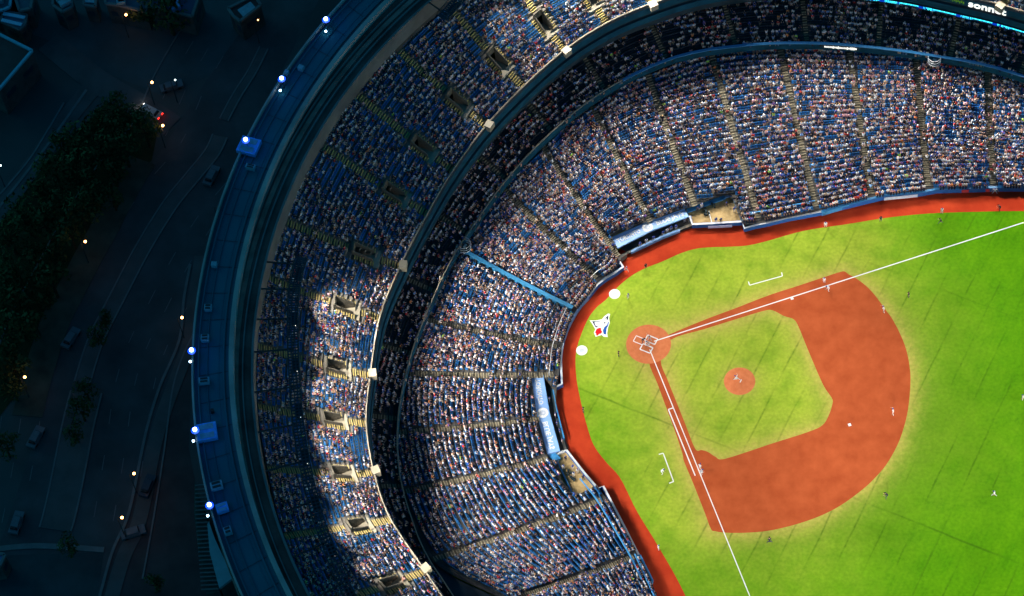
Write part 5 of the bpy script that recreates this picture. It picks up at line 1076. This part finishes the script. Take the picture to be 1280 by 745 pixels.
# ------------------------------------------------------------------ people on the field
def kit(name, top, trousers, capc):
    mt = bpy.data.materials.new(name); mt.use_nodes = True; nt = mt.node_tree; b = nt.nodes['Principled BSDF']; b.inputs['Roughness'].default_value = .8
    a = nt.nodes.new('ShaderNodeAttribute'); a.attribute_name = 'part'; cr = nt.nodes.new('ShaderNodeValToRGB'); cr.color_ramp.interpolation = 'CONSTANT'; el = cr.color_ramp.elements
    cs = [(.0, (.02, .02, .02)), (.2, trousers), (.4, top), (.6, (.6, .34, .22)), (.8, capc)]
    el[0].position = 0; el[0].color = (*cs[0][1], 1); el[1].position = cs[1][0]; el[1].color = (*cs[1][1], 1)
    for p_, c_ in cs[2:]: e = el.new(p_); e.color = (*c_, 1)
    nz = nt.nodes.new('ShaderNodeTexNoise'); nz.inputs['Scale'].default_value = 9; mx = nt.nodes.new('ShaderNodeMix'); mx.data_type = 'RGBA'; mx.blend_type = 'MULTIPLY'; mx.inputs[0].default_value = .08
    nt.links.new(a.outputs['Fac'], cr.inputs[0]); nt.links.new(cr.outputs[0], mx.inputs[6]); nt.links.new(nz.outputs[0], mx.inputs[7]); nt.links.new(mx.outputs[2], b.inputs['Base Color']); return mt
WHITE = kit('white_uniform', (.82, .82, .82), (.82, .82, .82), (.02, .05, .25)); GREY = kit('grey_uniform', (.42, .42, .45), (.5, .5, .52), (.35, .04, .04)); DARK = kit('umpire_uniform', (.02, .025, .04), (.06, .065, .08), (.015, .015, .02)); BLUEK = kit('blue_warmup', (.02, .08, .4), (.75, .75, .78), (.02, .05, .3))
def skeleton(pose):
    """joint -> (x, y, z); y is forward"""
    J = dict(pelvis=(0, 0, .95), chest=(0, .02, 1.30), neck=(0, .03, 1.50), head=(0, .06, 1.66), shl=(-.20, 0, 1.43), shr=(.20, 0, 1.43), ell=(-.27, .02, 1.15), elr=(.27, .02, 1.15), hal=(-.27, .14, .90), har=(.27, .14, .90),
             hil=(-.10, 0, .92), hir=(.10, 0, .92), knl=(-.13, .04, .50), knr=(.13, .04, .50), anl=(-.14, -.02, .08), anr=(.14, -.02, .08), tol=(-.15, .16, .04), tor=(.15, .16, .04))
    if pose == 'ready': J.update(pelvis=(0, -.15, .72), chest=(0, .12, 1.02), neck=(0, .25, 1.16), head=(0, .33, 1.30), shl=(-.2, .2, 1.12), shr=(.2, .2, 1.12), ell=(-.32, .34, .9), elr=(.32, .34, .9), hal=(-.2, .52, .68), har=(.2, .52, .68), hil=(-.11, -.12, .72), hir=(.11, -.12, .72), knl=(-.34, .12, .45), knr=(.34, .12, .45), anl=(-.42, -.05, .08), anr=(.42, -.05, .08), tol=(-.48, .12, .04), tor=(.48, .12, .04))
    if pose == 'squat': J.update(pelvis=(0, -.1, .38), chest=(0, .05, .72), neck=(0, .12, .9), head=(0, .18, 1.05), shl=(-.2, .1, .85), shr=(.2, .1, .85), ell=(-.28, .3, .65), elr=(.28, .25, .62), hal=(-.12, .52, .68), har=(.2, .4, .5), hil=(-.12, -.05, .38), hir=(.12, -.05, .38), knl=(-.36, .3, .48), knr=(.36, .3, .48), anl=(-.3, .08, .08), anr=(.3, .08, .08), tol=(-.36, .24, .04), tor=(.36, .24, .04))
    if pose == 'pitch': J.update(pelvis=(0, .1, .8), chest=(0, .32, 1.1), neck=(0, .42, 1.28), head=(.02, .5, 1.42), shl=(-.2, .42, 1.2), shr=(.2, .3, 1.24), ell=(-.42, .5, 1.05), elr=(.45, .2, 1.35), hal=(-.3, .62, .95), har=(.5, .45, 1.55), knl=(-.14, .62, .55), knr=(.18, -.1, .46), anl=(-.15, .8, .08), anr=(.22, -.4, .15), tol=(-.15, .98, .04), tor=(.24, -.30, .03), hil=(-.1, .14, .78), hir=(.1, .05, .78))
    if pose == 'stride': J.update(knl=(-.12, .34, .55), anl=(-.12, .4, .12), tol=(-.12, .58, .08), knr=(.12, -.05, .48), anr=(.12, -.45, .16), tor=(.12, -.36, .04), ell=(-.28, -.2, 1.18), hal=(-.25, -.05, .98), elr=(.28, .2, 1.2), har=(.22, .42, 1.15), chest=(0, .08, 1.3), neck=(0, .12, 1.49), head=(0, .18, 1.64), shl=(-.2, .05, 1.42), shr=(.2, .1, 1.42))
    if pose == 'bat': J.update(hal=(.22, .14, 1.42), har=(.3, .08, 1.48), ell=(-.12, .26, 1.22), elr=(.45, -.04, 1.3), knl=(-.26, .12, .48), knr=(.26, .12, .48), anl=(-.34, 0, .08), anr=(.34, 0, .08), tol=(-.36, .18, .04), tor=(.36, .18, .04), pelvis=(0, -.06, .86), hil=(-.11, -.05, .84), hir=(.11, -.05, .84))
    if pose == 'wide': J.update(knl=(-.3, .1, .5), anl=(-.45, 0, .08), tol=(-.5, .16, .04), knr=(.3, .1, .5), anr=(.45, 0, .08), tor=(.5, .16, .04), ell=(-.5, .05, 1.2), elr=(.5, .05, 1.2), hal=(-.62, .2, 1.0), har=(.6, .25, 1.05), pelvis=(0, 0, .86), hil=(-.1, 0, .84), hir=(.1, 0, .84))
    return {k: np.array(v) for k, v in J.items()}
def body_mesh(pose):
    """one continuous skin grown over the joints; a 'part' value paints shoes, trousers, shirt, skin"""
    J = skeleton(pose); V, E, R_, Pt = [], [], [], []
    def add(p, r, pt, par=None): V.append(tuple(p)); R_.append(r); Pt.append(pt); (E.append((par, len(V) - 1)) if par is not None else None); return len(V) - 1
    lerp = lambda a, b, t: J[a] * (1 - t) + J[b] * t
    pel = add(J['pelvis'], .155, .3); w = add(lerp('pelvis', 'chest', .5), .145, .5, pel); ch = add(J['chest'], .165, .5, w); nk = add(J['neck'], .065, .7, ch); h1 = add(J['head'], .10, .7, nk); add(J['head'] + (J['head'] - J['neck']) * .45, .085, .9, h1)
    for s_ in 'lr':
        sh = add(J['sh' + s_], .075, .5, ch); em = add(lerp('sh' + s_, 'el' + s_, .55), .06, .5, sh); el = add(J['el' + s_], .045, .7, em); ha = add(J['ha' + s_], .034, .7, el)
        d = J['ha' + s_] - J['el' + s_]; d /= np.linalg.norm(d); sd = np.cross(d, [0, 0, 1.]); sd = sd / (np.linalg.norm(sd) + 1e-6); pm = add(J['ha' + s_] + d * .08, .038, .7, ha)
        for k, (o, l) in enumerate(((-.032, .075), (-.011, .09), (.011, .085), (.032, .065))): f1 = add(np.array(V[pm]) + sd * o + d * l * .55, .011, .7, pm); add(np.array(V[f1]) + d * l * .3 + [0, 0, -.02], .009, .7, f1)
        add(J['ha' + s_] + d * .06 + sd * .055 * (1 if s_ == 'l' else -1), .012, .7, ha)
        hi = add(J['hi' + s_], .10, .3, pel); th = add(lerp('hi' + s_, 'kn' + s_, .5), .085, .3, hi); kn = add(J['kn' + s_], .062, .3, th); cf = add(lerp('kn' + s_, 'an' + s_, .35), .06, .3, kn); an = add(J['an' + s_], .042, .3, cf); add(J['to' + s_], .038, .05, an)
    me = bpy.data.meshes.new('body_' + pose); me.from_pydata(V, E, []); a = me.attributes.new('part', 'FLOAT', 'POINT'); a.data.foreach_set('value', Pt)
    o = bpy.data.objects.new('tmp', me); COL.objects.link(o); sk = o.modifiers.new('s', 'SKIN'); sk.use_smooth_shade = True
    for i, v in enumerate(me.skin_vertices[0].data): v.radius = (R_[i], R_[i]); v.use_root = (i == 0)
    sb = o.modifiers.new('b', 'SUBSURF'); sb.levels = 1; sb.render_levels = 1
    dg = bpy.context.evaluated_depsgraph_get(); me2 = bpy.data.meshes.new_from_object(o.evaluated_get(dg)); me2.name = 'body_' + pose; bpy.data.objects.remove(o)
    if 'part' in me2.attributes: me2.attributes.remove(me2.attributes['part'])
    P = np.zeros(len(me2.vertices) * 3); me2.vertices.foreach_get('co', P); P = P.reshape(-1, 3); VV = np.array(V); E_ = np.array(E); best = np.full(len(P), 1e9); val = np.zeros(len(P))
    for i, j in E_:
        a_, b_ = VV[i], VV[j]; e = b_ - a_; t = np.clip(((P - a_) @ e) / (e @ e + 1e-9), 0, 1); dd = np.linalg.norm(P - a_ - t[:, None] * e, axis=1) - (R_[i] * (1 - t) + R_[j] * t); k = dd < best; best[k] = dd[k]; val[k] = np.where(t[k] > .5, Pt[j], Pt[i])
    at_ = me2.attributes.new('part', 'FLOAT', 'POINT'); at_.data.foreach_set('value', val.astype(np.float32)); me2.polygons.foreach_set('use_smooth', [True] * len(me2.polygons)); return me2, J
BODY_ = {p: body_mesh(p) for p in ('stand', 'ready', 'squat', 'pitch', 'stride', 'bat', 'wide')}
glove_m = mat('leather', (.25, .12, .05), .6); bat_m = mat('bat_wood', (.6, .42, .22), .5)
bodies_made = {}
def person(u, v, pose, kit_, face, lab, grp='people on the field', hat=(.02, .05, .25), z=0.0, gear=None, cat='player'):
    c = at(u, v, z + .75); me, J = BODY_[pose]; key = (pose, kit_.name)
    if key not in bodies_made: m2 = me.copy(); m2.materials.clear(); m2.materials.append(kit_); bodies_made[key] = m2
    t = tag(empty('person', (c[0], c[1], z), math.radians(face) - math.pi / 2), lab, cat, grp); link_mesh('body', bodies_made[key], t)
    h = J['head']; mb = MB(); mb.tube(h + [0, 0, .03], h + [0, -.01, .13], .115, .075, 10); mb.box((h[0], h[1] + .13, h[2] + .045), (.16, .13, .02)); mb.build('cap', mat('cap_cloth', hat, .8), t)
    mb = MB(); mb.box((h[0], h[1] + .105, h[2] - .02), (.03, .04, .05)); mb.box((h[0], h[1] + .098, h[2] - .07), (.06, .015, .012)); mb.box((h[0] - .035, h[1] + .1, h[2] + .015), (.02, .01, .01)); mb.box((h[0] + .035, h[1] + .1, h[2] + .015), (.02, .01, .01)); mb.build('face', M['skin'], t)
    if gear == 'glove': g_ = J['hal']; mb = MB(); mb.box((g_[0], g_[1] + .1, g_[2] - .05), (.22, .14, .24), taper=.7); mb.build('glove', glove_m, t)
    if gear == 'bat': g_ = J['har']; mb = MB(); mb.tube(g_ + [.0, .05, 0], g_ + [.25, -.25, .7], .018, .035, 8); mb.build('bat', bat_m, t)
    return t
F_ = person
F_(803.5, 424.5, 'ready', DARK, -20, 'umpire in dark clothes crouching behind the catcher at home plate', cat='umpire', hat=(.01, .01, .015))
F_(806.8, 427.5, 'squat', WHITE, -22, 'catcher in white squatting behind home plate', gear='glove')
F_(812, 423, 'bat', GREY, -100, 'batter in grey with a raised bat beside home plate', gear='bat', hat=(.3, .03, .03))
F_(922.5, 473.5, 'pitch', WHITE, 160, 'pitcher in white striding on the round clay mound', gear='glove')
F_(1030.3, 350.5, 'stand', WHITE, -110, 'white clad third-base coach just above the foul line')
F_(1035.5, 359.5, 'ready', WHITE, 190, 'third baseman in white just below the foul line', gear='glove')
F_(1104.5, 386, 'wide', WHITE, 200, 'fielder in white at the upper right edge of the infield dirt', gear='glove')
F_(1116.5, 514, 'wide', WHITE, 190, 'fielder in white with arms out on the right side of the infield dirt', gear='glove')
F_(875, 583.5, 'stand', WHITE, 60, 'first baseman in white at the first-base line', gear='glove'); F_(876, 589.5, 'ready', GREY, 20, 'runner in grey leaning off the first-base line')
F_(1278.5, 497, 'stand', WHITE, 180, 'outfielder in white at the right edge of the picture', gear='glove'); F_(1243, 617.5, 'stride', WHITE, 160, 'outfielder in white alone on the lower right grass', gear='glove')
F_(773, 442.5, 'stand', DARK, 0, 'dark clad person on the grass between the bird emblem and home plate', cat='umpire', hat=(.01, .01, .015))
F_(1136, 368.5, 'stand', DARK, 200, 'dark clad umpire on the grass beyond the upper infield edge', cat='umpire', hat=(.01, .01, .015)); F_(1108.5, 618.5, 'ready', DARK, 170, 'dark clad umpire on the grass beyond the lower right infield edge', cat='umpire', hat=(.01, .01, .015))
F_(962, 676, 'ready', DARK, 100, 'dark clad person on the grass just below the infield dirt', cat='umpire', hat=(.01, .01, .015)); F_(728.8, 512.5, 'stand', DARK, 0, 'dark clad person at the grass edge before the left dugout', cat='attendant', hat=(.01, .01, .015))
F_(782.5, 336.5, 'stride', WHITE, -40, 'ball boy in white at the wall corner by the upper dugout', cat='attendant'); F_(807.3, 333, 'stand', DARK, -60, 'dark clad person on the red track before the upper dugout', cat='attendant', hat=(.01, .01, .015))
F_(785, 370.5, 'stand', WHITE, -30, 'batter in white waiting beside the upper on-deck circle', gear='bat')
F_(1032, 281, 'stand', WHITE, -90, 'attendant in white at the grass edge under the first part of the top wall', cat='attendant'); F_(1101, 274, 'stand', DARK, -80, 'dark clad person at the upper grass edge', cat='attendant', hat=(.01, .01, .015))
F_(1177.5, 263.5, 'stand', WHITE, -90, 'attendant in white on the red track, upper of two people', cat='attendant'); F_(1176, 276.5, 'stride', DARK, 180, 'dark clad person on the grass just below the white clad attendant', cat='attendant', hat=(.01, .01, .015))
F_(1243.7, 239, 'wide', WHITE, -90, 'person in white with legs apart at the top field wall', cat='attendant'); F_(1250, 258.5, 'ready', DARK, 180, 'dark clad person crouching on the red track near the right edge', cat='attendant', hat=(.01, .01, .015))
F_(827.5, 588.5, 'ready', WHITE, 0, 'first-base coach in white beside his chalk bracket', cat='coach'); F_(823, 685, 'stand', WHITE, 20, 'attendant in white at the lower grass edge', cat='attendant')
DG = [((800, 306), 'BLUE'), ((808, 302), 'WHITE'), ((817, 298.5), 'BLUE'), ((829, 292), 'BLUE'), ((834, 289), 'WHITE'), ((839, 286), 'BLUE'), ((845, 284.5), 'BLUE'), ((856, 275), 'BLUE')]
DW = ['leftmost, in blue', 'in white beside the leftmost', 'in blue left of the open middle', 'in blue right of the open middle', 'in white among the right cluster', 'in blue at the centre of the right cluster', 'in blue at the right end of the rail', 'in blue in the dark right corner']
for ((u, v), k), w in zip(DG, DW): person(u, v, 'stand', BLUEK if k == 'BLUE' else WHITE, -65, 'player watching from the upper dugout, ' + w, 'players in the upper dugout')
DG = [((686.5, 500), 'WHITE', 'topmost, in grey'), ((694, 519.5), 'WHITE', 'in white at the middle of the rail'), ((696, 530), 'B', 'in blue below the middle of the rail'), ((699.5, 539), 'B', 'in blue near the lower end of the rail'), ((702.5, 552), 'WHITE', 'lowest, in grey')]
for (u, v), k, w in DG: person(u, v, 'stand', BLUEK if k == 'B' else (GREY if 'grey' in w else WHITE), 0, 'player watching from the left dugout, ' + w, 'players in the left dugout')
CW = [((877, 257.5), 'photographer at the left back of the upper camera well', 'WHITE'), ((872, 262), 'dark clad photographer in the left part of the upper camera well', 'DARK'), ((908, 256), 'person in dark clothes near the top right corner of the upper camera well', 'DARK'), ((918, 262), 'person in blue by the right side of the upper camera well', 'BLUEK'),
      ((901, 276), 'dark clad camera operator at the rail of the upper camera well', 'DARK'), ((895, 275.5), 'camera operator in blue at the rail of the upper camera well', 'BLUEK'), ((707, 573), 'dark clad photographer at the top of the left camera well', 'DARK'), ((704, 584), 'photographer in white on the left side of the left camera well', 'WHITE'),
      ((716, 584), 'person in blue by the wall in the upper part of the left camera well', 'BLUEK'), ((722, 589), 'person in white by the wall in the middle of the left camera well', 'WHITE'), ((729, 597), 'dark clad person by the wall in the lower part of the left camera well', 'DARK'), ((717, 593), 'person in white standing in the middle of the left camera well', 'WHITE')]
for (u, v), lab, k in CW: person(u, v, 'stand', {'WHITE': WHITE, 'DARK': DARK, 'BLUEK': BLUEK}[k], -60, lab, 'people in the camera wells', cat='photographer', z=.7)

# ------------------------------------------------------------------ spectators
keep = rng.random(len(S1)) < 0
okS1 = occupancy(S1, .84, .18, seed=3); okS2 = occupancy(S2, .66, .3, seed=5); okS5 = occupancy(S5, .68, .24, seed=8)
# the individuals: the front rows nearest the field
LM = [((826, 748), 'by the lowest bullpen box'), ((790, 690), 'above the blue framed bullpen box'), ((775, 655), 'along the white topped lower wall'), ((757, 620), 'below the left camera well'), ((704, 475), 'topping the left dugout'), ((702, 455), 'above the left dugout'),
      ((705, 425), 'where the wall turns pale blue'), ((715, 399), 'behind the pale blue wall'), ((734, 372), 'above the pale blue wall'), ((752, 350), 'behind the dark blue wall curve'), ((772, 333), 'left of the upper dugout'), ((935, 282), 'beside the upper camera well'),
      ((965, 277), 'past the upper camera well'), ((1000, 270), 'left of the jutting blue box'), ((1040, 258), 'behind the jutting blue box'), ((1075, 250), 'between blue box and white banner'), ((1125, 242), 'behind the white wall banner'),
      ((1165, 237), 'right of the white wall banner'), ((1205, 235), 'behind the first small red banner'), ((1240, 234), 'behind the second small red banner'), ((1275, 235), 'at the far right picture edge')]
LMP = np.array([at(*p, 1.3)[:2] for p, _ in LM])
vis = np.zeros(len(S1), bool)
uvd = (S1[:, :3] - CAMLOC); wz = uvd @ CD; pu, pv = 640 + FPX * (uvd @ CR) / wz, 372.5 - FPX * (uvd @ CU) / wz
vis = (pu > 4) & (pu < 1276) & (pv > 4) & (pv < 741)
cand = np.where(okS1 & vis & (S1[:, 6] <= 1))[0]
if len(cand) > 300: cand = cand[np.linspace(0, len(cand) - 1, 300).astype(int)]
okS1[cand] = False
PM = {}
def spec_mesh(pose, hk):
    key = (pose, hk)
    if key not in PM:
        V, F, C = person_template(pose); me = bpy.data.meshes.new('spectator'); me.from_pydata(V, [], F)
        hm = M.setdefault('hair_' + hk, mat(hk.replace(' ', '_'), HAIR[hk], .8)); tr = M.setdefault('trousers', mat('trousers', (.03, .04, .08), .9))
        for q in (M['shirt'], M['skin'], hm, tr): me.materials.append(q)
        me.polygons.foreach_set('material_index', [int(C[f[0]]) for f in F]); me.update(); PM[key] = me
    return PM[key]
used = set(); ROWN = ['front row', 'second row']
for i in cand:
    p = S1[i]; k = int(((LMP - p[:2]) ** 2).sum(1).argmin()); row = ROWN[int(p[6])]
    for _ in range(60):
        sh = SN[rng.choice(len(SN), p=SW if _ < 30 else None)]; hk = HN[rng.choice(len(HN), p=HW if _ < 30 else None)]
        if (sh, hk, k, row) not in used: break
    used.add((sh, hk, k, row)); pose = rng.choice(['sit', 'lean', 'arms', 'stand'], p=[.6, .25, .07, .08])
    o = bpy.data.objects.new('person', spec_mesh(str(pose), hk)); COL.objects.link(o); o.location = p[:3]; o.rotation_euler.z = math.atan2(p[4], p[3]) - math.pi / 2; o.color = (*SHIRT[sh], 1)
    tag(o, f"{sh} shirt spectator, {hk}, {row} {LM[k][1]}", 'spectator', 'spectators in the front rows')
def aisle_people(D, aisles, n):
    out = []
    for _ in range(n):
        a_ = aisles[rng.integers(len(aisles))]; k = rng.integers(2, D.n - 2); p, d_, s2 = frame_at(D, a_, (k + .3) / D.n); p = p + s2 * rng.uniform(-.4, .4)
        if any(inside([p], h, .3)[0] for h in (holes100 if D is D1 else holes500)): continue
        out.append((*p, D.zrow(k), *(-d_ * rng.choice([-1, 1])), a_, k))
    return np.array(out)
XA = {'lower': aisle_people(D1, [i for i in real_aisles1 if 0 < i < 17], 120), 'upper': aisle_people(D5, AI5, 60)}
for T, ok, par, lab in ((S1, okS1, T100, 'lower'), (S2, okS2, T200, 'middle'), (S5, okS5, T500, 'upper')):
    c_ = crowd(np.concatenate([T[ok], XA[lab]]) if lab in XA else T[ok]); c_['label'] = {'lower': 'dense mass of spectators in the brightly lit lower stand', 'middle': 'thin mass of spectators in the shaded middle tier', 'upper': 'mass of spectators in the steep upper stand'}[lab]; c_['category'] = 'crowd'
    em = ~ok if lab != 'lower' else np.ones(len(T), bool) & ~ok
    uv_ = T[:, :3] - CAMLOC; wz = uv_ @ CD; a_, b_ = 640 + FPX * (uv_ @ CR) / wz, 372.5 - FPX * (uv_ @ CU) / wz
    seats(T[(a_ > -60) & (a_ < 1340) & (b_ > -60) & (b_ < 805)], par, 'seat_shaded' if lab == 'middle' else 'seat')
print('spots', len(S1), len(S2), len(S5), 'individuals', len(cand))
